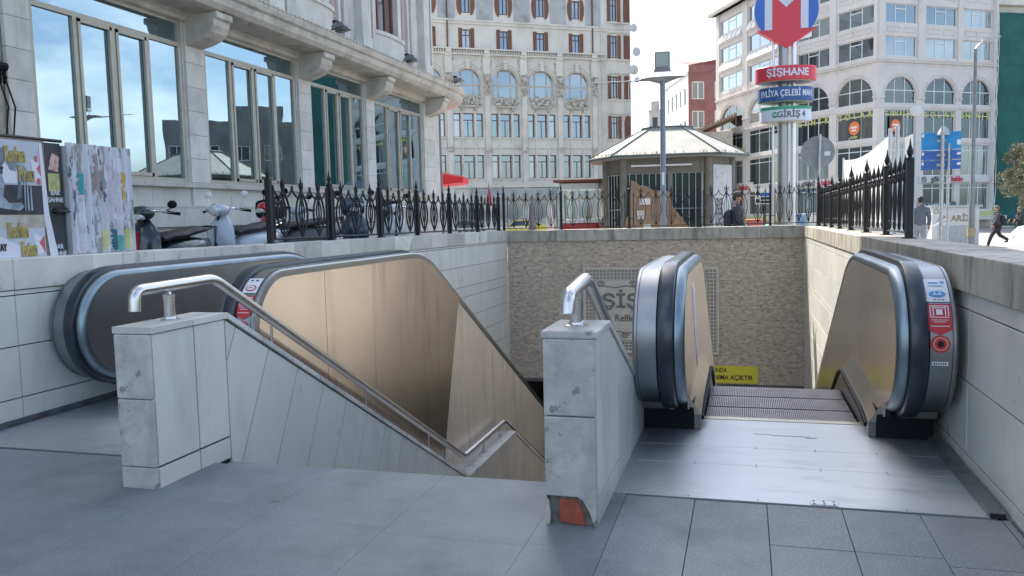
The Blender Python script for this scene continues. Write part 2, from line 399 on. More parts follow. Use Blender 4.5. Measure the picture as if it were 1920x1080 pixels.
lcc = [-6, -4.8, -3.6, -2.4, -1.2, 0, 1.2, 2.4, 3.6, 4.68, 5.42, 5.76, 6.14, 6.85, 7.1, 7.9, 8.5, 9.13, 9.9, 10.35, 10.75, 11.35, 12.1, 12.8, 13.6, 14.5, 15.1, 15.9, 17.4]
wl = side_wall('retaining_wall', 'pale stone panelled wall of the stairwell with torn posters and scooters above its coping', -5.0, -1, True, -6, 17.4, lc, lcc,
               [.225, .262, .625, .997, 1.187, 1.56, 1.93, 2.3, 2.67, 3.04, 3.6, 4.2, 5], coping_m, .222, .30, True)
rc = [-6, -4.8, -3.6, -2.4, -1.2, 0, 1.2, 2.4, 3.2, 4.02, 4.835, 6.2, 7.6, 9.0, 10.2, 11.4, 12.6, 13.8, 15, 16.2, 17.4]
rcc = [-6, -5, -4, -3, -2, -1, 0, 1, 2, 3, 3.9, 4.63, 5.12, 5.4, 6.7, 8.0, 9.3, 10.3, 11.5, 12.7, 14, 15.2, 16.4, 17.4]
wr = side_wall('retaining_wall', 'weathered stone wall beside the right-hand escalator, far end in sunlight, carrying the banner fence', 1.14, 1, False, -6, 17.4, rc, rcc,
               [.20, .292, .678, 1.066, 1.143, 1.53, 1.92, 2.3, 2.7, 3.1, 3.6, 4.2, 5], coping_old, .20, .36, True)

# ---- back wall
r = thing('end_wall', 'rubble mosaic wall closing the far end of the stairwell under a long grey coping', 'wall', (-2, 17.4, 0)); bw = r
mb = MB(); mb.box(-5.0, 17.405, -2.15, 1.14, 17.8, .85); mb.build('mosaic_face', mosaic, r)
mb = MB(); xx = -5.0
while xx < 1.14:
    w = random.choice((.9, 1.1, 1.3)); b = min(1.14, xx+w)
    mb.box(xx+.001, 17.37, .845, b-.001, 17.86, 1.085+random.uniform(-.002, .002)); xx = b
mb.build('coping', coping_old, r, bevel=.005)
mb = MB(); mb.box(-5.0, 17.41, -2.22, 1.14, 17.79, -2.152); mb.build('lintel', darkvoid, r)

# ---- carved plaque
r = thing('carved_plaque', 'carved limestone street name plaque set in the mosaic wall behind the escalator', 'plaque', (-1.9, 17.4, -.6))
x0, x1, z0, z1 = -3.33, -.51, -1.545, .275
mb = MB(); mb.box(x0, 17.375, z0, x1, 17.40, z1); mb.build('backing', carved_dk, r)
def lattice(mb, a, b, c, d, y, p=.075, t=.017):
    q = a
    while q <= b+.001: mb.box(q-t/2, y-.012, c, q+t/2, y+.004, d); q += (b-a)/round((b-a)/p)
    q = c
    while q <= d+.001: mb.box(a, y-.010, q-t/2, b, y+.004, q+t/2); q += (d-c)/round((d-c)/p)
mb = MB(); bw_ = .20
lattice(mb, x0+.05, x1-.05, z1-.05-bw_, z1-.05, 17.372); lattice(mb, x0+.05, x1-.05, z0+.05, z0+.05+bw_, 17.372)
lattice(mb, x0+.05, x0+.05+bw_, z0+.05+bw_+.01, z1-.06-bw_, 17.372); lattice(mb, x1-.05-bw_, x1-.05, z0+.05+bw_+.01, z1-.06-bw_, 17.372)
mb.build('lattice_border', carved, r)
mb = MB()
for (a, b, c, d) in ((x0, x1, z1-.04, z1), (x0, x1, z0, z0+.04), (x0, x0+.04, z0+.04, z1-.04), (x1-.04, x1, z0+.04, z1-.04)):
    mb.box(a, 17.352, c, b, 17.376, d)
mb.box(x0+.27, 17.360, z0+.27, x1-.27, 17.377, z1-.27)
mb.build('frame', carved, r, bevel=.006)
text('lettering', 'ŞİŞHANE', .40, facing_minus_y(-2.94, 17.352, -.45), letter_br, r, bold=.010, sx=1.22, align='LEFT')
text('lettering', 'Refik Saydam', .20, facing_minus_y(-2.66, 17.354, -.80), letter_br, r, sx=.95, align='LEFT', bold=.004)
mb = MB()
def scroll(cx, cz, s, fl=1):
    p = []
    for i in range(22):
        a = i*.42; q = s*(1-.038*i); p.append((cx+fl*(s*1.1-q*math.cos(a)), 17.353, cz+q*.8*math.sin(a)))
    mb.tube(p, .011, 5)
for k, cx in enumerate((-2.85, -2.35, -1.9, -1.45, -1.0)):
    scroll(cx, -.07, .085, 1 if k % 2 else -1); scroll(cx, -1.17, .085, -1 if k % 2 else 1)
mb.tube([(-3.0+.1*i, 17.353, -.13+.02*math.sin(i*1.3)) for i in range(22)], .009, 5)
mb.tube([(-3.0+.1*i, 17.353, -1.09-.02*math.sin(i*1.3)) for i in range(22)], .009, 5)
mb.build('scrollwork', letter_br, r, smooth=True)

# ---- yellow banner
r = thing('banner', 'yellow banner with black capitals low on the mosaic wall', 'banner', (-1, 17.4, -2))
mb = MB(); mb.box(-2.35, 17.385, -2.13, .255, 17.397, -1.77); mb.build('sheet', yellowban, r)
text('lettering', 'YANINDA', .135, facing_minus_y(-.36, 17.384, -1.865), ink, r, bold=.003, extrude=.001, align='RIGHT', sx=.72)
text('lettering', 'ÇIKIŞ ID', .135, facing_minus_y(-2.10, 17.384, -1.865), ink, r, bold=.003, extrude=.001, align='RIGHT')
text('lettering', 'KULLANIMA AÇIKTIR', .135, facing_minus_y(.15, 17.384, -2.015), ink, r, bold=.003, extrude=.001, align='RIGHT', sx=.88)

# ---- stair walls (low walls with a rail, framing the stairs)
def stair_wall(name, label, xa, xb, ytop0, ybreak, ztop, slope, yend, face_x, left):
    r = thing(name, label, 'low wall', ((xa+xb)/2, ytop0, 0))
    sg = 1 if face_x == xb else -1
    zend = ztop-slope*(yend-ybreak)
    prof = [(ytop0+.02, -.3), (ytop0+.02, ztop-.035), (ybreak, ztop-.035), (yend, zend-.035), (yend, zend-1.6), (ybreak+1.2, -2.0)]
    mb = MB(); mb.prism(prof, 'x', xa+.018, xb-.018); mb.build('core', jointdark, r)
    # cladding panels on both faces
    for fx, s in ((xb, -1), (xa, 1)):
        mb = MB(); T = .018
        flat = []
        ys = [ytop0+.0, ytop0+.355, ybreak-.02] if left else [ytop0+.0, ybreak+.28]
        for i in range(len(ys)-1):
            a, b = ys[i], ys[i+1]
            zt_ = ztop-.035 if left else None
            top = [(b, ztop-.035 if b <= ybreak else ztop-.035-slope*(b-ybreak)), (ybreak, ztop-.035), (a, ztop-.035)] if b > ybreak else [(b, ztop-.035), (a, ztop-.035)]
            flat.append([(a, .115), (b, .115)]+top); flat.append([(a, -.02), (b, -.02), (b, .112), (a, .112)])
        yb = ys[-1]
        d = math.hypot(1, slope); tx, tz = 1/d, -slope/d; nx, nz = -slope/d, -1/d
        s0 = (yb-ybreak)*d-.25; q = s0; w = .40
        if not left:
            w = .9
        region = [(yb, ztop-.035-max(0, slope*(yb-ybreak))), (yend, zend-.035), (yend, zend-1.5), (yb+1.2, -1.9), (yb, -.3)]
        while q < (yend-ybreak)*d:
            a0 = (ybreak+tx*q, ztop+tz*q); b0 = (ybreak+tx*(q+w), ztop+tz*(q+w))
            poly = region
            poly = clip(poly, tx, tz, tx*a0[0]+tz*a0[1]); 
            if len(poly) > 2: poly = clip(poly, -tx, -tz, -(tx*b0[0]+tz*b0[1]))
            if len(poly) > 2: flat.append(poly)
            q += w
        for p in flat:
            pi = inset(p, .005)
            if pi: mb.prism(pi, 'x', fx, fx+s*T)
        mb.build('side_cladding', stone_panel, r, bevel=.001, seg=1)
    # cap
    mb = MB(); ov = .012
    def capseg(p, q):
        mb.prism([p, q, (q[0], q[1]+.036), (p[0], p[1]+.036)], 'x', xa-ov, xb+ov)
    zc = ztop-.034
    ys = [ytop0-.006, ytop0+.34, ybreak]
    for i in range(2): capseg((ys[i], zc), (ys[i+1]-.003, zc))
    yy = ybreak; st = .36
    while yy < yend:
        y2 = min(yy+st, yend); capseg((yy, zc-slope*(yy-ybreak)), (y2-.007, zc-slope*(y2-.007-ybreak))); yy = y2
    mb.build('cap', coping_m if left else old_marble, r, bevel=.008)
    return r
r = stair_wall('stair_wall', 'low pale stone wall with a sloping top between the left escalator and the stairs', -3.222, -3.0, 3.625, 4.29, .865, .545, 8.62, -3.0, True)
lsw = r
mb = MB()
for za, zb in ((-.01, .113), (.117, .480), (.484, .827)): mb.box(-3.222, 3.612, za, -3.0, 3.64, zb)
mb.build('end_slab', old_marble, r, bevel=.006)
# lower landing part of that wall
mb = MB(); prof = [(8.6, -1.53), (10.62, -1.53), (14.6, -3.70), (14.6, -5.5), (10.6, -4.2), (8.6, -3.6)]
mb.prism(prof, 'x', -3.20, -3.02); mb.build('landing_core', jointdark, r)
mb = MB(); yy = 8.62
while yy < 14.4:
    f = lambda t: -1.535 if t < 10.62 else -1.535-SL*(t-10.62)
    y2 = yy+.33
    pts = [(yy+.002, f(yy)-2.2), (y2-.002, f(y2)-2.2), (y2-.002, f(y2))]+([(10.62, -1.535)] if yy < 10.62 < y2 else [])+[(yy+.002, f(yy))]
    mb.prism(pts, 'x', -3.0, -3.02); yy = y2
mb.build('landing_cladding', M('warm_panel', (.50, .44, .36), (.44, .38, .31), ns=3, rough=.4, isl=.08), r)
mb = MB(); mb.box(-3.235, 8.62, -1.532, -2.985, 10.60, -1.495)
mb.prism([(10.6, -1.532), (14.6, -1.532-SL*4.0), (14.6, -1.495-SL*4.0), (10.6, -1.495)], 'x', -3.235, -2.985); mb.build('landing_cap', old_marble, r, bevel=.006)

r = stair_wall('stair_wall', 'low stone wall with broken foot and exposed red brick beside the right-hand escalator', -.872, -.638, 3.575, 3.975, .885, .46, 12.0, -.638, False)
csw = r
mb = MB()
mb.box(-.872, 3.562, .505, -.638, 3.59, .85)
# lower slab with its corner broken away
mb.prism([(-.872, .135), (-.725, .135), (-.70, .118), (-.668, .06), (-.652, .0), (-.638, .0), (-.638, .50), (-.872, .50)], 'y', 3.562, 3.59)
mb.build('end_slab', old_marble, r, bevel=.005)
mb = MB(); mb.box(-.868, 3.58, -.01, -.66, 3.60, .134); mb.build('mortar_bed', mortar, r)
mb = MB(); mb.prism([(-.812, .012), (-.69, .0), (-.70, .06), (-.728, .118), (-.812, .120)], 'y', 3.571, 3.59); mb.build('brick', brickred, r, bevel=.006)
mb = MB(); mb.prism([(-.872, .0), (-.855, .0), (-.85, .05), (-.857, .11), (-.872, .13)], 'y', 3.562, 3.585); mb.build('slab_remnant', old_marble, r, bevel=.003)

# ---- handrails
def handrail(name, label, x, path, posts, first):
    r = thing(name, label, 'handrail', (x, path[0][0], first[1]))
    P = [Vector((x, p[0], p[1])) for p in path]; out_ = [P[0]]
    for i in range(1, len(P)-1):
        a, b, c = P[i-1], P[i], P[i+1]; rr = min(.07 if i < 3 else .05, (a-b).length*.45, (c-b).length*.45)
        p0 = b+(a-b).normalized()*rr; p1 = b+(c-b).normalized()*rr
        for k in range(6):
            t = k/5; out_.append(p0*(1-t)**2+b*2*t*(1-t)+p1*t*t)
    out_.append(P[-1]); mb = MB(); mb.tube([tuple(p) for p in out_], .032, 14); mb.build('rail', rail_steel, r, smooth=True)
    mb = MB(); y, zb, ztp = first
    mb.lathe([(.055, zb), (.055, zb+.008), (.036, zb+.012), (.034, zb+.022), (.030, zb+.024), (.030, zb+.128), (.034, zb+.13), (.034, zb+.146), (.016, zb+.15), (.011, ztp-.03)], x, y, 18)
    mb.box(x-.018, y-.03, ztp-.031, x+.018, y+.03, ztp-.026); mb.build('post', rail_steel, r, smooth=True)
    for (py, zb, ztp) in posts:
        mb = MB(); mb.lathe([(.028, zb), (.028, zb+.01), (.018, zb+.012), (.018, zb+.06), (.009, zb+.065), (.009, ztp)], x, py, 12); mb.build('post', rail_steel, r, smooth=True)
    return r
lz = lambda y: 1.068-.5376*(y-4.34)
wz = lambda y: .865-.545*(y-4.29)
handrail('stair_handrail', 'long bent steel handrail on the left-hand low wall of the stairs', -3.111,
         [(3.655, .945), (3.665, 1.055), (4.34, 1.068), (8.80, -1.331), (10.45, -1.334), (14.5, -3.51)],
         [(y, wz(y)-.002, lz(y)-.02) for y in (4.95, 6.35, 7.75)]+[(9.55, -1.497, -1.35), (10.25, -1.497, -1.35), (12.0, -1.49-SL*1.4, -2.19)], (3.93, .864, 1.06))
cz = lambda y: 1.09-.50*(y-4.02)
handrail('stair_handrail', 'short hooked steel handrail on top of the low wall with the broken foot', -.755,
         [(3.56, .965), (3.575, 1.045), (4.02, 1.09), (11.5, -2.65)], [(5.3, .27, cz(5.3)-.02), (7.0, -.51, cz(7)-.02)], (3.75, .884, 1.06))

# ---- steel cable trunk along the right wall
r = thing('cable_duct', 'grey steel cable duct lying along the foot of the right wall', 'cable duct', (1.1, 4.04, 0))
mb = MB(); mb.box(1.052, 4.045, .0, 1.125, 5.36, .028); mb.build('cover', M('trunk_steel', (.16, .18, .18), (.22, .24, .24), ns=5, rough=.45, metal=.7, dirt=(.09, .09, .08), ds=8), r, bevel=.003)
mb = MB(); mb.box(1.058, 4.038, .002, 1.119, 4.0445, .022); mb.build('open_end', jointdark, r)

# ---- escalators
def arcpath(yn, yt, zc=.635, rad=.435, slope=.543, yend=26):
    """outer path of the balustrade (y,z): from the foot of the newel over the top and down the slope"""
    p = []
    yc = yn+rad; a0 = -100
    for i in range(23):
        a = R(a0-(80+0)*i/22*1.0) if False else R(-95-(85+90)*i/22+0)
        p.append((yc+rad*math.cos(a), zc+rad*math.sin(a)))
    # top: flat then rounded into slope
    zt_ = zc+rad; ang = math.atan(slope); RR = 1.5; L = RR*math.tan(ang/2)
    p.append((yc+.4, zt_+.002))
    ys = yt-L; zz = zt_
    for i in range(9):
        a = ang*i/8; p.append((ys+RR*math.sin(a), zz-RR*(1-math.cos(a))))
    y, z = p[-1]; p.append((yend, z-slope*(yend-y)))
    return p
def offs(path, d):
    o = []
    for i in range(len(path)):
        y0, z0 = path[max(i-1, 0)]; y1, z1 = path[min(i+1, len(path)-1)]; L = math.hypot(y1-y0, z1-z0)
        o.append((path[i][0]+(z1-z0)/L*d, path[i][1]-(y1-y0)/L*d))   # inward (right of travel)
    return o
def tilted(mb, pl, xa, xb, k):
    n0 = len(mb.v); mb.prism(pl, 'x', xa, xb); y0 = min(p[0] for p in pl)
    for i in range(n0, len(mb.v)): v = mb.v[i]; mb.v[i] = (v[0]+k*(min(v[1], y0+1.5)-y0-.4) if v[1] < y0+1.5 else v[0]+k*1.1, v[1], v[2])
def escalator(label, xc, yn, yt, ycomb, outer_open, group, kinds):
    r = thing('escalator', label, 'escalator', (xc, yn, 0), group)
    P = arcpath(yn, yt); slope = .543
    for s in (-1, 1):
        X = lambda d: xc+s*d
        # outer drum / decking
        q = offs(P, .012)
        body = [p for p in q]
        bottom = [(q[-1][0], q[-1][1]-1.0), (yt+.3, .02), (yn+.62, .02), (yn+.62, .2)]
        mb = MB(); prof = [(X(.865), 0), (X(.865), -.05), (X(.715), -.05), (X(.715), 0)]
        if s < 0: prof = prof[::-1]
        prof = [(a, b-.012) for a, b in prof]
        ch = .012
        w0, w1 = .865, .715
        sec = [(X(w0), -.075 if outer_open == s else -.40), (X(w0), -ch-.012), (X(w0-ch), -.012), (X(w1+ch), -.012), (X(w1), -ch-.012), (X(w1), -.40)]
        if s < 0: sec = sec[::-1]
        mb.sweepx(P, sec)
        deck = mb.build('outer_decking', steel, r, smooth=True)
        # seam line on the drum
        mb = MB(); sec = [(X(.838), -.014), (X(.838), -.0105), (X(.835), -.0105), (X(.835), -.014)]
        mb.sweepx(P[:28], sec if s > 0 else sec[::-1]); mb.build('seam', jointdark, r)
        # handrail
        mb = MB(); hp = [(.716, -.03), (.716, .010), (.711, .019), (.70, .022), (.64, .022), (.629, .019), (.624, .010), (.624, -.03)]
        sec = [(X(a), b) for a, b in hp]
        if s < 0: sec = sec[::-1]
        mb.sweepx(P, sec); mb.build('handrail', rubber, r, smooth=True)
        # inner trim, a rounded frame around the panel
        mb = MB(); tp = [(.625, -.20), (.625, -.014), (.619, -.008), (.590, -.008), (.572, -.022), (.564, -.035), (.563, -.055), (.572, -.058), (.572, -.20)]
        sec = [(X(a), b) for a, b in tp]
        if s < 0: sec = sec[::-1]
        mb.sweepx(P, sec); mb.build('inner_trim', steel_trim, r, smooth=True)
        # inner panel (flat, set back), joints open
        inn = offs(P, .06)
        zlo = lambda y: .16 if y < yt-.2 else .16-slope*(y-yt+.2)
        joints = [yn+.02, yn+1.15, yt-.05, yt+1.0, yt+2.4, yt+3.8, yt+5.2, 26]
        if s == 1 and kinds == 'L': joints = [yn+.02, yn+1.2, yn+2.1, yt, yt+1.2, yt+2.6, 26]
        base = inn[:]; reg = base+[(26, inn[-1][1]-.75), (yt-.2, .16), (yn+.45, .16)]
        mb = MB()
        for i in range(len(joints)-1):
            pl = clip(clip(reg, 1, 0, joints[i]), -1, 0, -joints[i+1])
            if len(pl) > 2:
                pl = [(a+(.002 if abs(a-joints[i]) < 1e-6 else (-.002 if abs(a-joints[i+1]) < 1e-6 else 0)), b) for a, b in pl]
                mb.prism(pl, 'x', X(.566), X(.574))
        mb.build('inner_panel', steel_cool_refl if (kinds == 'L' and s == -1) else steel_warm_refl, r)
        mb = MB(); mb.prism(reg, 'x', X(.576), X(.60)); mb.build('panel_back', jointdark, r)
        # skirt near the steps
        mb = MB()
        sk = [(ycomb-.34, -.4), (ycomb-.34, .10), (ycomb-.1, .125), (yt-.40, .165), (yt-.25, .155), (yt, .06), (26, .06-slope*(26-yt)), (26, -.6-slope*(26-yt)), (yt, -.5)]
        mb.prism(sk, 'x', X(.50), X(.545)); mb.build('skirt', M('skirt_steel', (.17, .17, .165), (.22, .22, .21), ns=4, rough=.42, metal=1), r)
        mb = MB()
        bp = [(X(.498), ycomb-.25, .06), (X(.494), ycomb-.1, .10), (X(.49), ycomb+.05, .12), (X(.492), yt-.35, .15)]
        for k in range(7): a = k/6; bp.append((X(.492), yt-.3+.4*a, .15-.10*a*a-.03*a))
        bp.append((X(.492), 26, bp[-1][2]-slope*(26-bp[-1][1]))); mb.tube(bp, .016, 8); mb.build('skirt_brush', blackp, r, smooth=True)
        # inner low deck between panel and skirt
        mb = MB(); sec = [(X(.499), -.05), (X(.499), .0), (X(.506), .008), (X(.567), .115), (X(.567), -.05)]
        mb.sweepx([(ycomb-.34, .10), (ycomb-.1, .125), (yt-.40, .165), (yt-.27, .158), (yt-.12, .115), (yt, .06), (26, .06-slope*(26-yt))], sec[::-1] if s < 0 else sec); mb.build('inner_deck', M('deck_steel', (.40, .36, .31), (.33, .30, .26), ns=3, rough=.34, metal=1), r)
        # black box under the newel
        mb = MB(); mb.box(X(.54), ycomb-.345, -.02, X(.86), ycomb+.9, .19); mb.build('newel_base', blackp, r, bevel=.006)
        mb = MB()
        for k in range(12):
            a0, a1 = math.pi*k/11, 0
        mb.tube([(X(.67)+.05*math.cos(a), ycomb-.335, .165+.035*math.sin(a)) for a in [math.pi*2*k/14 for k in range(15)]], .008, 6)
        mb.tube([(X(.67), yn+.40, .20), (X(.67), ycomb-.33, .17)], .034, 10)
        mb.build('handrail_inlet', rubber, r, smooth=True)
        # outer cladding
        o_ = offs(P, .068)
        reg = [p for p in o_ if p[1] > .3 or p[0] > yn+.4][:]
        reg = [p for p in o_]; reg = reg+[(26, o_[-1][1]-6), (9.5, -6.5), (yn+1.0, -4), (yn+.9, .02), (yn+.5, .15)]
        if outer_open == s:
            mb = MB(); js = [yn-.1, yn+1.02, yn+1.9, yt-.05]
            for i in range(3):
                pl = clip(clip(reg, 1, 0, js[i]+.006), -1, 0, -js[i+1]+.006); tilted(mb, pl, X(.866), X(.872), (.002, .006, .003)[i])
            # wedge panel, then panels square to the slope
            d = math.hypot(1, slope); tx, tz = 1/d, -slope/d
            q0 = (yt+.98, .45); c0 = q0[0]-.0*q0[1]
            lean = (.93, -.20)      # first leaning joint, almost upright
            L0 = math.hypot(*lean); n0 = (lean[0]/L0, -lean[1]/L0*-1)
            nx, nz = .985, .36*-1
            nn = math.hypot(nx, nz); nx /= nn; nz /= nn
            c = nx*q0[0]+nz*q0[1]
            rest = clip(reg, 1, 0, js[3]+.002)
            tilted(mb, clip(rest, -nx, -nz, -c+.008), X(.866), X(.872), .012)
            mb.build('outer_cladding', steel_warm_refl, r); mb = MB()
            rest = clip(rest, nx, nz, c+.008)
            for yy0, yy1 in ((0, yt+2.3), (yt+2.3, yt+3.7), (yt+3.7, yt+5.2), (yt+5.2, yt+7), (yt+7, 26)):
                pl = clip(clip(rest, 1, 0, yy0+.006), -1, 0, -yy1+.006)
                if len(pl) > 2:
                    # cut into level strips so that the leaning panel stays true
                    n0 = len(mb.v); mb.prism(pl, 'x', X(.868), X(.874))
                    for i in range(n0, len(mb.v)): v = mb.v[i]; mb.v[i] = (v[0]-.012*max(-3, min(1.6, v[2]-(1.07-slope*(v[1]-yt))+1.6))-.0*v[1], v[1], v[2])
            mb.build('outer_cladding', M('slope_cladding_warm_refl', (.74, .65, .56), (.66, .58, .50), ns=1.1, rough=.46, metal=.72, bump=.001, bs=1.6, dirt=(.42, .36, .31), ds=1.6, dstretch=(2.5, 2.5, .3), dlo=.53, dhi=.85), r)  # beige base colour carries the sunlit wall's reflection on the sloping panels
            mb = MB(); mb.prism(reg, 'x', X(.70), X(.80)); mb.build('cladding_back', M('joint_steel', (.02, .02, .02), rough=.8), r)
        else:
            mb = MB(); mb.prism(reg, 'x', X(.72), X(.862)); mb.build('outer_cladding', M('side_steel_dull', (.34, .33, .31), (.28, .27, .26), ns=2, rough=.5, metal=.6), r)
    # landing plate, comb, steps
    mb = MB(); x0, x1 = xc-.863, xc+.863
    ys = [4.042, 4.62, 4.98, ycomb-.06] if kinds == 'R' else [4.12, 4.7, 5.3, ycomb-.06]
    lim = ycomb-.35
    for i in range(3):
        a, b = ys[i], ys[i+1]
        mb.prism([(x0 if a < lim else xc-.5, a+.0015), (x1-(.0 if kinds == 'L' else .0) if a < lim else xc+.5, a+.0015), (x1 if b < lim else (x1 if i < 2 else xc+.5), b-.0015), (x0 if b < lim else (x0 if i < 2 else xc-.5), b-.0015)] if not (a < lim < b) else
                 [(x0, a+.0015), (x1, a+.0015), (x1, lim), (xc+.5, lim), (xc+.5, b-.0015), (xc-.5, b-.0015), (xc-.5, lim), (x0, lim)], 'z', -.05, .006)
    mb.build('landing_plate', plate_m, r, bevel=.001, seg=1)
    mb = MB(); mb.box(xc-.86, ys[0], -.06, xc+.86, ycomb+.3, -.052); mb.build('plate_bed', jointdark, r)
    mb = MB(); mb.box(xc-.497, ycomb-.06, -.05, xc+.497, ycomb, .010); k = -.485
    while k < .49: mb.box(xc+k, ycomb, -.01, xc+k+.006, ycomb+.035, .006); k += .0165
    mb.build('comb', comb_m, r)
    y = ycomb+.02; z = -.002; i = 0; run = .4
    while i < 22:
        drop = 0 if y < yt-.16 else min(.217, .217*(y+run-(yt-.1))/.9)
        z -= drop
        z -= .006; mb = MB(); mb.box(xc-.488, y, z-.05, xc+.488, y+run-.006, z-.012)
        mb2 = MB(); k = -.485; nb = 75
        for q in range(nb):
            xx = xc-.486+q*.01298; mb2.box(xx, y+.003, z-.013, xx+.0068, y+run-.055, z)
        mb.box(xc-.488, y+.0, z-.35, xc+.488, y+.012, z-.05)
        st = mb.build('step', step_dark, r); mb2.build('tread_ridges', step_m, st)
        y += run; i += 1
    return r, P, offs
GRP = 'escalators leading down from the street'
escR, PR, _ = escalator('escalator beside the weathered right wall, its newel carrying blue and red stickers', .226, 4.80, 7.05, 5.70, 0, GRP, 'R')
escL, PL, _ = escalator('escalator between the left wall and the stairs, with wide steel side coloured warm as a reflection of the sunlit wall', -4.107, 4.93, 8.15, 6.75, 1, GRP, 'L')

# ---- stickers wrapped on the newel drums
def at_path(P, t):
    """t in metres along the path from its first point"""
    acc = 0
    for i in range(len(P)-1):
        L = math.hypot(P[i+1][0]-P[i][0], P[i+1][1]-P[i][1])
        if acc+L >= t:
            f = (t-acc)/L; y = P[i][0]+(P[i+1][0]-P[i][0])*f; z = P[i][1]+(P[i+1][1]-P[i][1])*f
            return y, z, (P[i+1][0]-P[i][0])/L, (P[i+1][1]-P[i][1])/L
        acc += L
    return P[-1][0], P[-1][1], 1, 0
def zparam(P, zz):
    lo, hi = 0, 2.0
    best = min(range(400), key=lambda k: abs(at_path(P, k*.0035)[1]-zz) + (10 if k*.0035 > 1.42 else 0)+(10 if at_path(P, k*.0035)[3] < .05 else 0)); return best*.0035
def patch(mb, P, poly, lift):
    """poly: (x, s) points, s along the path; strip subdivided"""
    s0 = min(p[1] for p in poly); s1 = max(p[1] for p in poly); k = max(1, int((s1-s0)/.03)+1)
    for i in range(k):
        a, b = s0+(s1-s0)*i/k, s0+(s1-s0)*(i+1)/k
        pl = clip(clip(poly, 0, 1, a), 0, -1, -b)
        if len(pl) > 2:
            vs = []
            for (x, s) in pl:
                y, z, ty, tz = at_path(P, s); vs.append((x-0, y-tz*lift*1.0, z+ty*lift))
            mb.face(vs)
def ell(cx, cs, rx, rs, n=20): return [(cx+rx*math.cos(2*math.pi*i/n), cs+rs*math.sin(2*math.pi*i/n)) for i in range(n)]
def rect(cx, cs, w, h): return [(cx-w/2, cs-h/2), (cx+w/2, cs-h/2), (cx+w/2, cs+h/2), (cx-w/2, cs+h/2)]
def stickers(par, P, xc, zs, blue):
    D = -.0095
    def mk(name, mat, polys, k, label=None):
        mb = MB()
        for p in polys: patch(mb, P, p, D+.0018*k)
        return mb.build(name, mat, par, label=label)
    s = [zparam(P, z) for z in zs]
    w = .115
    if blue:
        a = mk('sticker', white_paint, [rect(xc, s[0], w, .17)], 1, 'pale sticker with a blue oval')
        mk('emblem', blue_paint, [ell(xc, s[0]-.035, .042, .024), rect(xc-.01, s[0]+.05, .05, .012), ell(xc+.035, s[0]+.055, .012, .01), rect(xc, s[0]+.025, .07, .008)], 2)
        mk('emblem_mark', white_paint, [rect(xc, s[0]-.040, .045, .006), rect(xc-.012, s[0]-.03, .006, .025), rect(xc+.012, s[0]-.03, .006, .02)], 3)
        mk('small_print', ink, [rect(xc-.015+.02*k, s[0]-.073, .013, .005) for k in range(3)], 2)
    else:
        mk('sticker', white_paint, [rect(xc, s[0], w, .15)], 1, 'pale sticker with a red outlined oval')
        mk('emblem', red_paint, [ell(xc, s[0]-.03, .042, .028)], 2); mk('emblem_mark', white_paint, [ell(xc, s[0]-.03, .032, .020)], 3)
        mk('small_print', ink, [rect(xc, s[0]-.03, .03, .006), rect(xc-.02, s[0]+.045, .02, .012), rect(xc+.02, s[0]+.045, .02, .012)], 4)
    c = s[1]
    mk('sticker', red_paint, [[(xc-w/2, c+.08), (xc-w/2, c-.07), (xc, c-.10), (xc+w/2, c-.07), (xc+w/2, c+.08)]], 1, 'red emergency stop sticker')
    U = []
    for q, t in ((.044, .005), (.030, .005)):
        U += [rect(xc-q, c+.035, t, .06), rect(xc+q, c+.035, t, .06), rect(xc, c+.066 if q > .04 else c+.055, 2*q, t)]
    U += [rect(xc, c+.030, .030, .032), rect(xc, c-.015, .085, .003), rect(xc, c-.026, .06, .003), rect(xc, c-.05, .09, .004), rect(xc, c+.000, .095, .004)]
    mk('pictogram', white_paint, U, 2)
    c = s[2]
    mk('stop_button_ring', red_paint, [ell(xc, c, .048, .048)], 1); mk('ring_lettering', M('ring_pale', (.62, .3, .28), rough=.5), [ell(xc, c, .038, .038)], 2); mk('ring_inner', red_paint, [ell(xc, c, .030, .030)], 3)
    mk('stop_button', jointdark, [ell(xc, c, .017, .017)], 4)
    mk('serial_tag', white_paint, [rect(xc, s[3], .08, .022)], 1); mk('serial_print', ink, [rect(xc-.028+.011*k, s[3], .006, .010) for k in range(6)], 2)
stickers(escR, PR, .226+.775, (.955, .81, .67, .56), True)
stickers(escL, PL, -4.107+.775, (.97, .83, .68, .56), False)
sp_ = [c for c in escR.children if c.name.startswith('landing_plate')][0]
for k in range(11):
    for yy in (4.065, 4.60, 4.64, 4.965, 5.0):
        if (abs(-.60+.165*k-.36) > .1 or yy > 4.1) and k % 2 == 0:
            mb = MB(); mb.lathe([(.0055, .0055), (.0055, .0068), (.003, .0072)], -.60+.165*k, yy, 8); mb.build('screw', M('screw_dark', (.08, .08, .085), rough=.5, metal=.6), sp_)
mb = MB(); mb.box(.16, 5.28, .0065, .38, 5.283, .0085); mb.box(.36, 5.255, .0065, .42, 5.258, .0085); mb.box(.05, 5.30, .0065, .16, 5.303, .008); mb.build('weld_scar', steel_trim, sp_)
mb = MB(); mb.box(.30, 4.046, .0065, .42, 4.10, .012)
o = mb.build('fixing_plate', white_paint, escR, bevel=.002); 
mb = MB()
for a, b in ((.315, 4.055), (.36, 4.055), (.405, 4.055), (.315, 4.09), (.36, 4.09), (.405, 4.09)): mb.lathe([(.006, .0123), (.005, .0140)], a, b, 8)
mb.build('screw', jointdark, o)
# torn white paper strip on the left balustrade panel of the right escalator
mb = MB(); mb.prism([(5.62, .90), (5.78, .93), (5.95, .72), (6.16, .48), (6.36, .30), (6.22, .24), (6.02, .42), (5.80, .62)], 'x', .226-.5655, .226-.5625); mb.build('torn_label', white_paint, escR, label='long torn white paper strip')
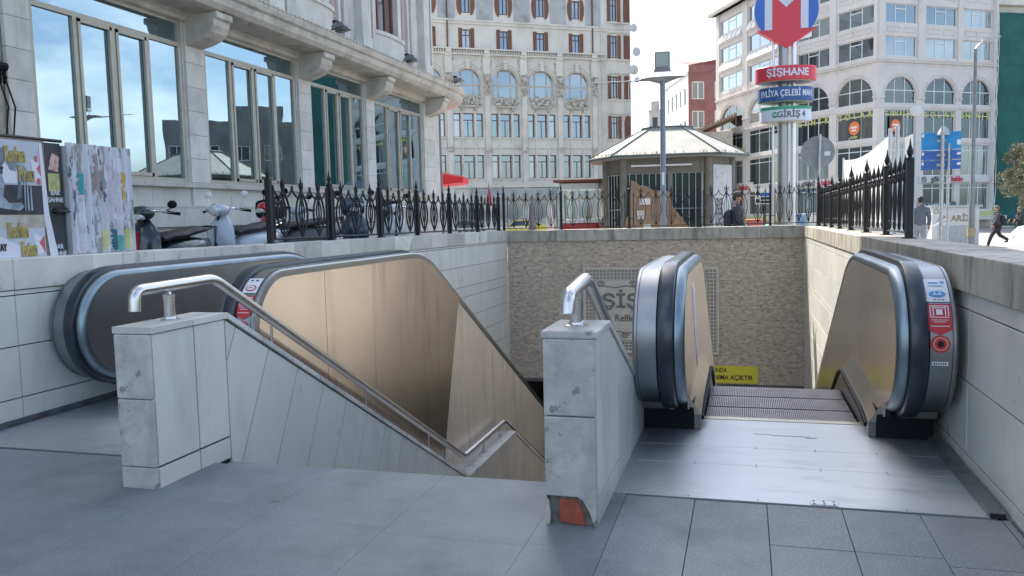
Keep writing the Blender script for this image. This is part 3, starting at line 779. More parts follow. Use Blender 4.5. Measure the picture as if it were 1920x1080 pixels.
# ================================================================ GROUND OF THE STREETS
def sm(t): t = max(0, min(1, t)); return t*t*(3-2*t)
def gz(x, y):
    z = -.42*sm((y-24)/11)
    if x < -3: z += .55*(1-sm((y-11)/11))*sm((-x-3)/2)*sm((y+12)/8)
    return z
gx = [-400, -120, -60, -40, -30, -24, -18, -14, -11, -9.5, -8, -7, -6, -5.28, -4, -2, 0, 1.45, 3, 5, 8, 12, 16, 22, 30, 40, 60, 120, 400]
gy = [-120, -60, -30, -15, -10, -6, -3, 0, 3, 6, 9, 11, 13, 15, 17.75, 20, 22, 24, 26, 28, 30, 32, 34, 36, 40, 50, 60, 75, 100, 160, 500]
mb = MB(); idx = {}
for i in range(len(gx)-1):
    for j in range(len(gy)-1):
        if gx[i] >= -5.3 and gx[i+1] <= 1.5 and gy[j] >= -6.1 and gy[j+1] <= 17.8: continue
        k = [(gx[i], gy[j]), (gx[i+1], gy[j]), (gx[i+1], gy[j+1]), (gx[i], gy[j+1])]; ids = []
        for c in k:
            if c not in idx: idx[c] = len(mb.v); mb.v.append((c[0], c[1], gz(*c)-.02))
            ids.append(idx[c])
        mb.f.append(tuple(ids))
o = mb.build('street_ground', asphalt); props(o, kind='structure')

# ================================================================ FACADE TOOLS (local: u = x, facade plane y = 0 facing -y, z up)
def wallface(mb, u0, u1, z0, z1, ops, depth=.25, y=0):
    us = sorted({u0, u1, *[o[0] for o in ops], *[o[1] for o in ops]}); us = [u for u in us if u0 <= u <= u1]
    for i in range(len(us)-1):
        a, b = us[i], us[i+1]
        hs = sorted((max(z0, o[2]), min(z1, o[3])) for o in ops if o[0] <= a+1e-6 and o[1] >= b-1e-6); z = z0
        for (c, d) in hs:
            if c > z+1e-6: mb.face([(a, y, z), (b, y, z), (b, y, c), (a, y, c)])
            z = max(z, d)
        if z1 > z+1e-6: mb.face([(a, y, z), (b, y, z), (b, y, z1), (a, y, z1)])
    for (a, b, c, d) in [o[:4] for o in ops]:
        mb.face([(a, y, c), (a, y+depth, c), (a, y+depth, d), (a, y, d)]); mb.face([(b, y, c), (b, y, d), (b, y+depth, d), (b, y+depth, c)])
        mb.face([(a, y, c), (b, y, c), (b, y+depth, c), (a, y+depth, c)]); mb.face([(a, y, d), (a, y+depth, d), (b, y+depth, d), (b, y, d)])
def archfill(mb, a, b, zs, zt_, y=0, depth=.25, n=14):
    """fills the corners above an arch springing at zs and crowning at zt_ inside the opening a..b"""
    cx = (a+b)/2; rx = (b-a)/2; rz = zt_-zs
    pts = [(cx-rx*math.cos(math.pi*i/n), zs+rz*math.sin(math.pi*i/n)) for i in range(n+1)]
    for i in range(n):
        p, q = pts[i], pts[i+1]
        mb.face([(p[0], y, p[1]), (q[0], y, q[1]), (q[0], y, zt_), (p[0], y, zt_)])
        mb.face([(p[0], y, p[1]), (p[0], y+depth, p[1]), (q[0], y+depth, q[1]), (q[0], y, q[1])])
def window(parent, a, b, c, d, fm, gm, fw=.06, mull=(), trans=(), y=.2, partial=(), pane=True, ft=.06, name='window', label=None):
    """mull: u fractions full height; trans: z fractions; partial: (u frac, z frac0, z frac1)"""
    mb = MB(); w, h = b-a, d-c
    mb.box(a, y, c, a+fw, y+ft, d); mb.box(b-fw, y, c, b, y+ft, d); mb.box(a+fw, y, c, b-fw, y+ft, c+fw); mb.box(a+fw, y, d-fw, b-fw, y+ft, d)
    for m_ in mull: mb.box(a+w*m_-fw/2, y+.002, c+fw, a+w*m_+fw/2, y+ft-.002, d-fw)
    for t in trans: mb.box(a+fw, y+.004, c+h*t-fw/2, b-fw, y+ft-.004, c+h*t+fw/2)
    for (m_, t0, t1) in partial: mb.box(a+w*m_-fw/2, y+.002, c+h*t0, a+w*m_+fw/2, y+ft-.002, c+h*t1)
    f = mb.build(name, fm, parent, label=label)
    if pane:
        m2 = MB(); m2.face([(a+fw*.5, y+ft*.6, c+fw*.5), (b-fw*.5, y+ft*.6, c+fw*.5), (b-fw*.5, y+ft*.6, d-fw*.5), (a+fw*.5, y+ft*.6, d-fw*.5)]); m2.build('pane', gm, f)
    return f

# ================================================================ LEFT BUILDING
ashlar = M('ashlar_limestone', (.60, .585, .535), (.50, .485, .445), ns=2, rough=.75, bump=.002, bs=25, brick=('yz', 1.1, .42, .006, (.34, .33, .30), .88), dirt=(.36, .345, .31), ds=1.6, dstretch=(1.5, 1.5, .5), dlo=.52, dhi=.78)
FACC = M('pier_limestone', (.61, .595, .545), (.51, .495, .455), ns=2.3, rough=.75, bump=.002, bs=25, isl=.12, dirt=(.37, .355, .32), ds=2.2, dstretch=(2, 2, .5), dlo=.52, dhi=.78)
trimstone = M('cornice_stone', (.53, .50, .44), (.42, .395, .35), ns=3, rough=.8, bump=.003, bs=30, dirt=(.27, .25, .215), ds=2.2, dstretch=(1, 1, 2), dlo=.52, dhi=.75)
alum = M('window_aluminium', (.42, .40, .33), (.37, .35, .29), ns=6, rough=.45, metal=.25)
wood = M('window_wood', (.20, .05, .03), (.15, .04, .025), ns=6, rough=.6)
glassL = glass_mat('window_glass', (.58, .75, .83), .48, .008, wav=.0012)
glassFar = glass_mat('far_glass', (.58, .66, .72), .33, .03, trans=False, inside=(.10, .125, .135))
glassDk = glass_mat('far_dark_glass', (.6, .7, .75), .13, .04, trans=False, inside=(.025, .03, .035))
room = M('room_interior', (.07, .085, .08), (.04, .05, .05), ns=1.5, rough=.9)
curtain = M('sheer_curtain', (.55, .55, .50), rough=.9)
cream = M('cream_render', (.52, .46, .37), (.44, .39, .32), ns=3, rough=.85, bump=.002, bs=20, dirt=(.28, .25, .21), ds=3)
iron = M('black_iron', (.012, .012, .014), rough=.5, bump=.001, bs=60, metal=.2)
grey_metal = M('grey_metal', (.22, .235, .25), (.17, .18, .19), ns=6, rough=.5, metal=.4)
galv = M('galvanised_metal', (.45, .46, .47), (.36, .37, .38), ns=8, rough=.45, metal=.7)
whitem = M('white_painted', (.72, .72, .70), (.62, .62, .60), ns=4, rough=.55)
frame(-9.5, 0, 0, 90)
Lb = thing('corner_building', 'large limestone corner building on the left with tall beige framed windows under a bracketed cornice', 'building', (-9.5, 9, 0))
wins = [(9.47, 12.72), (13.32, 16.55), (17.17, 19.93), (20.52, 23.95)]
# off-frame bays towards the camera, same rhythm
wins0 = [(1.75, 4.95), (5.6, 8.2)]
zs, zh = 2.13, 4.98
mb = MB()
wallface(mb, -3, 9.05, 1.72, 5.2, [(a, b, zs, zh) for a, b in wins0], .3, y=.05)
mb.build('neighbour_wall', cream, Lb)
mb = MB(); wallface(mb, 9.05, 24.95, 1.72, 5.2, [(a, b, zs, zh) for a, b in wins], .12); mb.build('wall', ashlar, Lb)
for (a, b) in ((9.02, 9.44), (12.76, 13.28), (16.60, 17.12), (19.98, 20.48), (24.0, 24.95)):
    z = 1.72; mb = MB()
    while z < 4.85:
        z2 = min(z+.42, 4.90); mb.box(a, -.045, z+.002, b, .02, z2-.002); z = z2
    mb.build('pier', FACC, Lb, bevel=.005, seg=1)
# base courses with low cellar openings
mb = MB(); holes = [(6.2, 7.1, .75, 1.28), (9.6, 10.0, .75, 1.28), (13.0, 13.75, .75, 1.28), (16.4, 17.1, .7, 1.28), (20.5, 21.1, .6, 1.2)]
wallface(mb, -3, 24.95, -.5, 1.36, holes, .3, y=-.10); mb.face([(-3, -.10, 1.36), (24.95, -.10, 1.36), (24.95, -.17, 1.36), (-3, -.17, 1.36)])
mb.box(-3, -.175, 1.36, 24.95, .1, 1.72); mb.build('base_course', ashlar, Lb)
for h in holes:
    mb = MB(); mb.box(h[0]-.01, .10, h[2]-.01, h[1]+.01, .14, h[3]+.01); mb.build('cellar_grille', M('rusty_panel', (.17, .10, .07), (.10, .06, .05), ns=5, rough=.8), Lb)
mb = MB(); mb.box(9.05, -.11, 2.04, 24.9, .02, 2.13); mb.build('sill', trimstone, Lb, bevel=.01)
for i, (a, b) in enumerate(wins+wins0):
    w = b-a; tz = .84
    window(Lb, a, b, zs, zh, alum, glassL, fw=.075, trans=(tz,), partial=[(.26, .02, tz), (.50, .02, tz), (.74, .02, tz)], y=.015, ft=.07, name='tall_window')
    mb = MB()         # casement frames inside the middle lights
    for (p, q) in ((.26, .50), (.50, .74)):
        u0, u1 = a+w*p+.045, a+w*q-.045; z0, z1 = zs+.08, zs+(zh-zs)*tz-.045
        for bx in ((u0, z0, u0+.05, z1), (u1-.05, z0, u1, z1), (u0, z0, u1, z0+.055), (u0, z1-.05, u1, z1)): mb.box(bx[0], .0, bx[1], bx[2], .05, bx[3])
    mb.build('casement', alum, Lb)
    # outer reveal moulding
    mb = MB()
    for k, (o_, dd) in enumerate(((.0, .06), (.035, .10))): 
        mb.box(a-.03+o_, -.02+dd*.6, zh-.10+o_*.6, b+.03-o_, .10+dd*.3, zh-.02+o_*.4)
    mb.build('head_moulding', trimstone, Lb)
    mb = MB(); n_ = 40                      # curtains
    for (p, q) in ((.02, .16), (.86, .98)):
        us = [a+w*(p+(q-p)*t/n_) for t in range(n_+1)]
        for t in range(n_):
            y0 = .45+.035*math.sin(t*1.1); y1 = .45+.035*math.sin((t+1)*1.1)
            mb.face([(us[t], y0, zs), (us[t+1], y1, zs), (us[t+1], y1, zh-.1), (us[t], y0, zh-.1)])
    mb.build('curtain', curtain, Lb)
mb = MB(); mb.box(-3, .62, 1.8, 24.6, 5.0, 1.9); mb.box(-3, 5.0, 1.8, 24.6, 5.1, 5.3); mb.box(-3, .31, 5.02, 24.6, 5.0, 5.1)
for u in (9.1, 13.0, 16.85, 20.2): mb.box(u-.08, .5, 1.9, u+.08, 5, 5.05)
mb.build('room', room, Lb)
# rounded corner towards the back
mb = MB(); rad = 2.6
for i in range(12):
    a0, a1 = R(90*i/12), R(90*(i+1)/12)
    p = (24.95+rad*math.sin(a0), rad-rad*math.cos(a0)); q = (24.95+rad*math.sin(a1), rad-rad*math.cos(a1))
    mb.face([(p[0], p[1], -.5), (q[0], q[1], -.5), (q[0], q[1], 5.2), (p[0], p[1], 5.2)])
mb.face([(27.55, 2.6, -.5), (27.55, 22, -.5), (27.55, 22, 5.2), (27.55, 2.6, 5.2)])
mb.build('corner_wall', FACC, Lb)
# cornice: profile swept along the front then round the corner
prof = [(0, 4.93), (-.06, 4.95), (-.08, 5.02), (-.14, 5.06), (-.60, 5.08), (-.70, 5.10), (-.78, 5.18), (-.80, 5.30), (-.86, 5.33), (-.89, 5.42), (-.89, 5.46), (-.84, 5.50), (.3, 5.56)]
mb = MB(); path = [(8.9, 0, 0)]+[(24.95, 0, 0)]
sections = []
for u in (8.85, 12, 15, 18, 21, 24.95): sections.append([(u, p[0], p[1]) for p in prof])
for i in range(1, 13):
    a = R(90*i/12); sections.append([(24.95+(rad-p[0])*math.sin(a) if p[0] < 0 else 24.95+(rad-p[0])*math.sin(a), rad-(rad-p[0])*math.cos(a), p[1]) for p in prof])
sections.append([(27.55-p[0], 22, p[1]) for p in prof])
k = len(prof); vs = [v for s_ in sections for v in s_]
mb.add(vs, [(i*k+j, i*k+j+1, (i+1)*k+j+1, (i+1)*k+j) for i in range(len(sections)-1) for j in range(k-1)]+[tuple(range(k)), tuple((len(sections)-1)*k+j for j in range(k))])
u = 9.0
while u < 24.9: mb.box(u, -.915, 5.455, u+.10, -.885, 5.49); u += .16
mb.build('cornice', trimstone, Lb)
for (a, b) in ((12.76, 13.28), (16.60, 17.12), (19.98, 20.48), (24.12, 24.62)):
    q = [(.02, 4.52), (-.10, 4.54), (-.28, 4.58), (-.44, 4.64), (-.56, 4.73), (-.62, 4.84), (-.64, 4.94), (-.70, 4.96), (-.70, 5.07), (0, 5.07)]
    q = [(y, 4.62+(z-4.20)*(5.07-4.55)/(5.07-4.20)*1.0 if False else z+.0) for y, z in q]
    mb = MB(); mb.prism(q, 'x', a+.02, b-.02); mb.build('bracket', trimstone, Lb, bevel=.02)
# upper storeys : pilasters, bays and red framed windows
up_ops = []
for a in (2.3, 6.9, 11.2, 15.55, 19.9): up_ops.append((a+1.25, a+2.75, 6.5, 9.2))
ops = list(up_ops)
for z in (10.5, 14.5, 18.5, 22.5, 26): ops += [(o_[0], o_[1], z, z+2.7) for o_ in up_ops]
mb = MB(); wallface(mb, -3, 24.95, 5.5, 30, ops, .25, y=.12); 
for i in range(12):
    a0, a1 = R(90*i/12), R(90*(i+1)/12); rr = rad-.12
    p = (24.95+rr*math.sin(a0), rad-rr*math.cos(a0)); q = (24.95+rr*math.sin(a1), rad-rr*math.cos(a1))
    mb.face([(p[0], p[1], 5.5), (q[0], q[1], 5.5), (q[0], q[1], 30), (p[0], p[1], 30)])
mb.face([(27.43, 2.6, 5.5), (27.43, 22, 5.5), (27.43, 22, 30), (27.43, 2.6, 30)])
mb.face([(-3, .12, -.5), (-3, 22, -.5), (-3, 22, 30), (-3, .12, 30)]); mb.face([(-3, 22, -.5), (27.43, 22, -.5), (27.43, 22, 30), (-3, 22, 30)])
mb.face([(-3, .12, 22.5), (24.95, .12, 22.5), (27.43, 2.6, 22.5), (27.43, 22, 30), (-3, 22, 30)])
mb.build('upper_wall', FACC, Lb)
for a in (2.3, 6.9, 11.2, 15.55, 19.9, 24.2):
    mb = MB(); mb.box(a-.05, -.10, 5.52, a+.38, .13, 29.8); mb.box(a-.12, -.15, 5.52, a+.45, .12, 6.1)
    for k in (.62, .86): mb.box(a+k, .03, 5.55, a+k+.12, .13, 29.8)
    if a < 24:
        for k in (3.25, 3.55): mb.box(a+k, .03, 5.55, a+k+.12, .13, 29.8)
    mb.build('pilaster', FACC, Lb, bevel=.015)
for o_ in up_ops[2:]:       # bowed balcony aprons under the windows
    mb = MB(); cx = (o_[0]+o_[1])/2; n_ = 14
    for (z0, z1, off) in ((5.55, 6.38, 0), (6.38, 6.48, .05)):
        pts = [(cx+(1.05+off)*math.sin(R(-90+180*i/n_)), .12-(.20+off)*math.cos(R(-90+180*i/n_))) for i in range(n_+1)]
        mb.prism(pts, 'z', z0, z1)
    mb.build('balcony_apron', FACC, Lb)
    mb = MB(); mb.box(o_[1]+.24, .095, 6.3, o_[1]+.52, .13, 8.4); mb.build('pink_panel', M('pink_marble', (.42, .31, .28), (.36, .27, .25), ns=3, rough=.6), Lb)
for o_ in ops:
    if o_[2] < 11: window(Lb, *o_, wood, glassL if o_[2] < 7 else glassFar, fw=.09, mull=(.33, .67), y=.28, name='upper_window')
    else: window(Lb, *o_, wood, glassFar, fw=.09, y=.28, name='upper_window')
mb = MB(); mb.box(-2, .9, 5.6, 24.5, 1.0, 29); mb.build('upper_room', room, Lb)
# round drainpipe at the corner
mb = MB(); mb.tube([(25.9, .16, 0), (25.9, .16, 5.0)], .05, 8); mb.build('drainpipe', grey_metal, Lb, smooth=True)
# floodlights on the cornice
def spot(u, label):
    r = thing('floodlight', label, 'floodlight', (-9.5+.72, u, 5.5), 'floodlights on the cornice ledge')
    mb = MB(); mb.tube([(u, -.55, 5.5), (u, -.72, 5.62), (u, -.98, 5.60)], .02, 6); mb.box(u-.05, -.62, 5.49, u+.05, -.5, 5.53); mb.build('arm', iron, r)
    for k, (du, yy) in enumerate(((-.13, -.96), (.14, -.90))):
        mb = MB(); mb.prism([(yy-.16, 5.62), (yy+.14, 5.56), (yy+.16, 5.63), (yy+.05, 5.71), (yy-.12, 5.71)], 'x', u+du-.11, u+du+.11); h = mb.build('lamp_head', grey_metal, r, bevel=.01)
        mb = MB(); mb.prism([(yy-.15, 5.612), (yy+.12, 5.558), (yy+.12, 5.555), (yy-.15, 5.608)], 'x', u+du-.09, u+du+.09); mb.build('lens', glassDk, h)
        for q in range(3):
            pass
    mb = MB()
    mb.box(u-.21, -.93, 5.695, u+.20, -.82, 5.705)
    for k in range(5): mb.box(u-.2+.09*k, -.93, 5.70, u-.19+.09*k, -.82, 5.76)
    mb.build('cooling_fins', iron, r)
spot(17.0, 'twin floodlight on the cornice above the second tall window')
spot(21.0, 'twin floodlight on the cornice above the third tall window')
spot(24.8, 'twin floodlight on the cornice at the rounded building corner')
noframe()
# cables at the far left
r = thing('cable_bundle', 'tangle of black cables hanging on the cream wall above the concert poster', 'cables', (-9.5, 8.6, 3.3))
mb = MB()
mb.tube([(-9.42, 8.2, 3.62), (-9.33, 8.6, 3.52), (-9.30, 8.85, 3.50)], .06, 7); mb.build('cable_box', blackp, r)
mb = MB()
for k in range(9):
    y0 = 8.55+random.uniform(-.06, .30); mb.tube([(-9.4, 8.4, 3.56), (-9.30, y0, 3.5+random.uniform(-.15, .12)), (-9.36, y0+.04, 3.3)], .022, 5)
mb.build('tape_knot', blackp, r, smooth=True)
mb = MB()
for (a, b) in ((8.75, 8.82), (8.85, 8.93), (8.65, 8.55)):
    mb.tube([(-9.36, a, 3.45), (-9.34, b+.06, 3.0), (-9.36, b, 2.5), (-9.35, b+.15, 2.1)], .012, 5)
mb.build('loose_cable', blackp, r, smooth=True)

# ================================================================ POSTER BOARDS ON THE LEFT COPING
paper = M('poster_grey', (.42, .46, .52), (.50, .53, .57), ns=3, rough=.6, bump=.002, bs=8)
paper_bk = M('poster_black', (.02, .022, .028), (.045, .05, .06), ns=5, rough=.6, bump=.002, bs=8)
paper_w = M('poster_white', (.62, .64, .70), rough=.6); paper_cr = M('poster_cream', (.48, .46, .42), (.36, .30, .22), ns=6, rough=.8, bump=.003, bs=8)
gold = M('letter_gold', (.45, .36, .10), (.25, .20, .08), ns=9, rough=.7); ptred = M('poster_red', (.55, .10, .12), rough=.6)
ghost = M('photo_pale', (.34, .40, .46), (.16, .20, .24), ns=7, rough=.6, lo=.4, hi=.6); ghost2 = M('photo_mid', (.10, .12, .15), (.20, .24, .28), ns=9, rough=.6)
zb_ = 1.175; X = -5.20
r = thing('poster_board', 'board with two copies of a grey and black concert poster, at the left edge', 'poster board', (X, 4.7, zb_))
mb = MB(); mb.box(X-.03, 3.4, zb_, X, 5.24, 2.065); mb.build('board', M('board_ply', (.20, .17, .14), rough=.8), r)
mb = MB(); mb.tube([(X-.01, 3.4, 2.075), (X-.01, 5.42, 2.075)], .014, 6); mb.build('top_bar', iron, r)
fx = lambda x, cy, cz: facing_plus_x(x, cy, cz)
def poster(y0, z0, z1, photo):
    K=.5
    mb = MB(); mb.box(X, y0, z0, X+.003, y0+K*1.10, z1); p = mb.build('poster', paper, r)
    for k in range(3):
        pass
    zc_ = z1-.13 if photo else z0+.18
    mb = MB(); mb.prism([(y0+K*.02, zc_-.18), (y0+K*.62, zc_-.19), (y0+K*.62, zc_-.09), (y0+K*.30, zc_-.02), (y0+K*.02, zc_-.03)], 'x', X+.003, X+.005)
    mb.prism([(y0+K*.88, zc_+.00), (y0+K*1.04, zc_-.03), (y0+K*1.06, zc_-.15), (y0+K*.94, zc_-.16), (y0+K*.90, zc_-.08)], 'x', X+.003, X+.005); mb.build('white_shape', paper_w, p)
    mb = MB(); mb.prism([(y0+K*.98, zc_-.07), (y0+K*1.08, zc_-.02), (y0+K*1.08, zc_-.15)], 'x', X+.005, X+.007); mb.build('red_shape', ptred, p); mb = MB(); mb.prism([(y0+K*.02, zc_+.10), (y0+K*.10, zc_+.05), (y0+K*.02, zc_)], 'x', X+.005, X+.007); mb.build('red_shape', ptred, p)
    text('lettering', 'Korhan', .15, fx(X+.008, y0+K*.60, zc_+.02), gold, p, bold=.006, sx=.40); text('lettering', 'Futacı', .15, fx(X+.008, y0+K*.78, zc_-.12), gold, p, bold=.006, sx=.40)
    text('small_lettering', 'SA\nLON', .075, fx(X+.008, y0+K*.14, zc_+.10), paper_w, p, bold=.002, sx=.55); text('small_lettering', 'OKTAY', .07, fx(X+.008, y0+K*.24, zc_-.10), ink, p, bold=.002, sx=.6)
    if photo:
        mb = MB(); mb.box(X+.003, y0+K*.0, z0+.0, X+.006, y0+K*1.08, z1-.33); mb.build('photo', paper_bk, p)
        c = y0+K*.55; b = z0+.03
        mb = MB(); mb.prism([(c-K*.30, b+.02), (c-K*.36, b+.14), (c-K*.30, b+.25), (c-K*.20, b+.27), (c-K*.16, b+.20), (c-K*.20, b+.10), (c-K*.10, b+.055), (c+K*.10, b+.06), (c+K*.16, b+.03), (c+K*.08, b)], 'x', X+.006, X+.008)
        mb.prism([(c-K*.06, b+.30), (c-K*.10, b+.38), (c-K*.04, b+.43), (c+K*.05, b+.43), (c+K*.10, b+.36), (c+K*.06, b+.29)], 'x', X+.006, X+.008)
        for k in range(2): mb.prism([(c+K*(.22+.06*k), b), (c+K*(.23+.06*k), b+.22-.03*k), (c+K*(.245+.06*k), b+.22-.03*k), (c+K*(.25+.06*k), b)], 'x', X+.006, X+.008)
        mb.build('figure_light', ghost, p)
        mb = MB(); mb.prism([(c-K*.42, b+.25), (c-K*.30, b+.43), (c-K*.10, b+.47), (c-K*.14, b+.36), (c-K*.22, b+.28)], 'x', X+.0062, X+.0075)
        mb.prism([(c+K*.04, b+.08), (c+K*.10, b+.30), (c+K*.14, b+.30), (c+K*.12, b+.10)], 'x', X+.0062, X+.0075); mb.build('figure_haze', ghost2, p)
        mb = MB(); mb.box(X+.008, c+.03, b+.335, X+.010, c+.10, b+.35); mb.tube([(X+.01, c+.1, b+.34), (X+.01, c+.085, b)], .006, 4); mb.build('microphone_stand', ghost, p)
        mb = MB()
        for (q, w_) in ((.96, .40), (.98, .23), (.04, .36), (.03, .04)): mb.box(X+.0062, y0+K*q, z0+w_, X+.008, y0+K*q+.025, z0+w_+.045)
        mb.build('red_mark', ptred, p)
poster(4.66, 1.50, 2.05, True)
poster(4.12, 1.50, 2.05, True)
poster(4.64, 1.18, 1.40, False)
poster(4.10, 1.18, 1.40, False)
mb = MB(); mb.box(X, 3.4, 1.40, X+.004, 5.2, 1.50); mb.build('paper_band', paper_cr, r)
mb = MB(); mb.prism([(5.225, 1.18), (5.30, 1.18), (5.24, 1.5), (5.21, 2.04), (5.185, 2.04), (5.19, 1.5)], 'x', X+.004, X+.008); mb.build('torn_edge', paper_w, r)

r = thing('narrow_billboard', 'narrow dark board with pasted bills between the two poster boards', 'billboard', (X, 5.3, zb_))
mb = MB(); mb.box(X-.035, 5.25, zb_, X-.005, 5.40, 2.055); mb.build('board', paper_bk, r)
mb = MB(); mb.lathe([(.022, zb_), (.022, 2.04)], X+.0, 5.425, 10); mb.build('post', grey_metal, r, smooth=True)
mb = MB(); mb.box(X-.004, 5.26, 1.68, X, 5.37, 1.82); mb.build('bill', M('bill_yellow', (.45, .44, .18), (.3, .3, .15), ns=15, rough=.8), r)
mb = MB(); mb.prism([(5.27, 1.85), (5.36, 1.83), (5.38, 1.95), (5.31, 1.98)], 'x', X-.004, X); mb.build('bill', M('bill_orange', (.45, .22, .14), (.6, .5, .5), ns=18, rough=.8), r)
for z in (1.64, 1.22): text('lettering', 'BAR\nSAHNE', .055, fx(X-.003, 5.32, z), paper_w, r, sx=.9)
mb = MB(); mb.ball((X+.01, 5.36, 1.53), (.03, .09, .025), j=.3); mb.build('cable_tie', iron, r)

r = thing('torn_poster_fence', 'corrugated sheet covered in torn layers of white and coloured paper', 'corrugated sheet', (X, 5.8, zb_))
torn = bpy.data.materials.new('torn_paper'); torn.use_nodes = True; N = torn.node_tree.nodes; L = torn.node_tree.links; bs_ = N['Principled BSDF']; bs_.inputs['Roughness'].default_value = .8
tcn = N.new('ShaderNodeTexCoord'); cur = None
def nlayer(scale, st, th, colr, seed, cur):
    mp_ = N.new('ShaderNodeMapping'); mp_.inputs['Scale'].default_value = st; mp_.inputs['Location'].default_value = (seed, seed*2, seed); L.new(tcn.outputs['Object'], mp_.inputs[0])
    z = N.new('ShaderNodeTexNoise'); z.inputs['Scale'].default_value = scale; z.inputs['Detail'].default_value = 6; z.inputs['Roughness'].default_value = .7; L.new(mp_.outputs[0], z.inputs[0])
    q = N.new('ShaderNodeMapRange'); q.inputs['From Min'].default_value = th; q.inputs['From Max'].default_value = th+.012; L.new(z.outputs[0], q.inputs[0])
    x = N.new('ShaderNodeMix'); x.data_type = 'RGBA'; L.new(q.outputs[0], x.inputs[0]); x.inputs[7].default_value = (*colr, 1)
    if isinstance(cur, tuple): x.inputs[6].default_value = (*cur, 1)
    else: L.new(cur, x.inputs[6])
    return x.outputs[2]
cur = (.30, .31, .30)
for (sc, st, th, c_, sd_) in ((7, (1, 1.6, .35), .46, (.56, .58, .62), 1), (9, (1, 2.4, .4), .60, (.10, .13, .17), 3), (5, (1, 1.2, .5), .60, (.60, .52, .56), 5), (6, (1, 1.4, .7), .655, (.08, .32, .34), 9),
                             (6, (1, 1.2, .5), .67, (.55, .40, .12), 13), (10, (1, 2.2, .3), .62, (.68, .69, .72), 17), (14, (1, 2, .6), .66, (.05, .06, .08), 21)):
    cur = nlayer(sc, st, th, c_, sd_, cur)
L.new(cur, bs_.inputs['Base Color'])
def corr(mb, y0, y1, z0, z1, off=0, n=60, jag=0):
    vs = []; 
    for i in range(n+1):
        y = y0+(y1-y0)*i/n; d = .016*math.sin((y-5.4)*2*math.pi/.085)+off
        vs += [(X+d, y, z0+random.uniform(0, jag)), (X+d, y, z1-random.uniform(0, jag))]
    mb.add(vs, [(2*i, 2*i+2, 2*i+3, 2*i+1) for i in range(n)])
mb = MB(); corr(mb, 5.47, 6.17, zb_, 2.075, n=70, jag=.01); corr(mb, 5.47, 6.17, zb_, 2.07, -.01, n=70); mb.build('corrugated_sheet', torn, r, smooth=True)
def scrap(colr, nm, y0, y1, z0, z1, k, lab=None):
    mb = MB(); n_ = 14; vs = []
    for i in range(n_+1):
        z = z0+(z1-z0)*i/n_; a = y0+random.uniform(-.012, .012); b = y1+random.uniform(-.012, .012); m_ = 8
        for j in range(m_+1):
            y = a+(b-a)*j/m_; vs.append((X+.016*math.sin((y-5.4)*2*math.pi/.085)+.003*k, y, z))
    m_ = 9; mb.add(vs, [(i*m_+j, i*m_+j+1, (i+1)*m_+j+1, (i+1)*m_+j) for i in range(n_) for j in range(m_-1)])
    mb.build('paper_scrap', M(nm, colr, tuple(c*.75 for c in colr), ns=8, rough=.8), r, label=lab)
scrap((.62, .58, .64), 'scrap_lilac', 5.84, 5.93, 1.45, 1.95, 1); scrap((.66, .64, .68), 'scrap_white', 5.93, 6.06, 1.38, 1.98, 1.6); scrap((.60, .42, .10), 'scrap_orange', 6.03, 6.075, 1.62, 1.86, 2.4, 'orange scrap')
scrap((.08, .38, .40), 'scrap_teal', 5.56, 5.61, 1.66, 1.83, 2, 'teal scrap'); scrap((.62, .62, .30), 'scrap_yellow', 5.80, 5.84, 1.2, 1.37, 1.5, 'yellow scrap'); scrap((.62, .62, .30), 'scrap_yellow', 6.06, 6.11, 1.2, 1.37, 1.5)
scrap((.04, .16, .22), 'scrap_navy', 5.90, 5.95, 1.2, 1.37, 1.4); scrap((.20, .48, .42), 'scrap_mint', 5.95, 6.04, 1.19, 1.32, 2.0); scrap((.66, .67, .70), 'scrap_paper', 5.55, 5.62, 1.35, 1.60, 1.3)
scrap((.40, .30, .32), 'scrap_rose', 5.74, 5.79, 1.7, 2.0, 1.2)

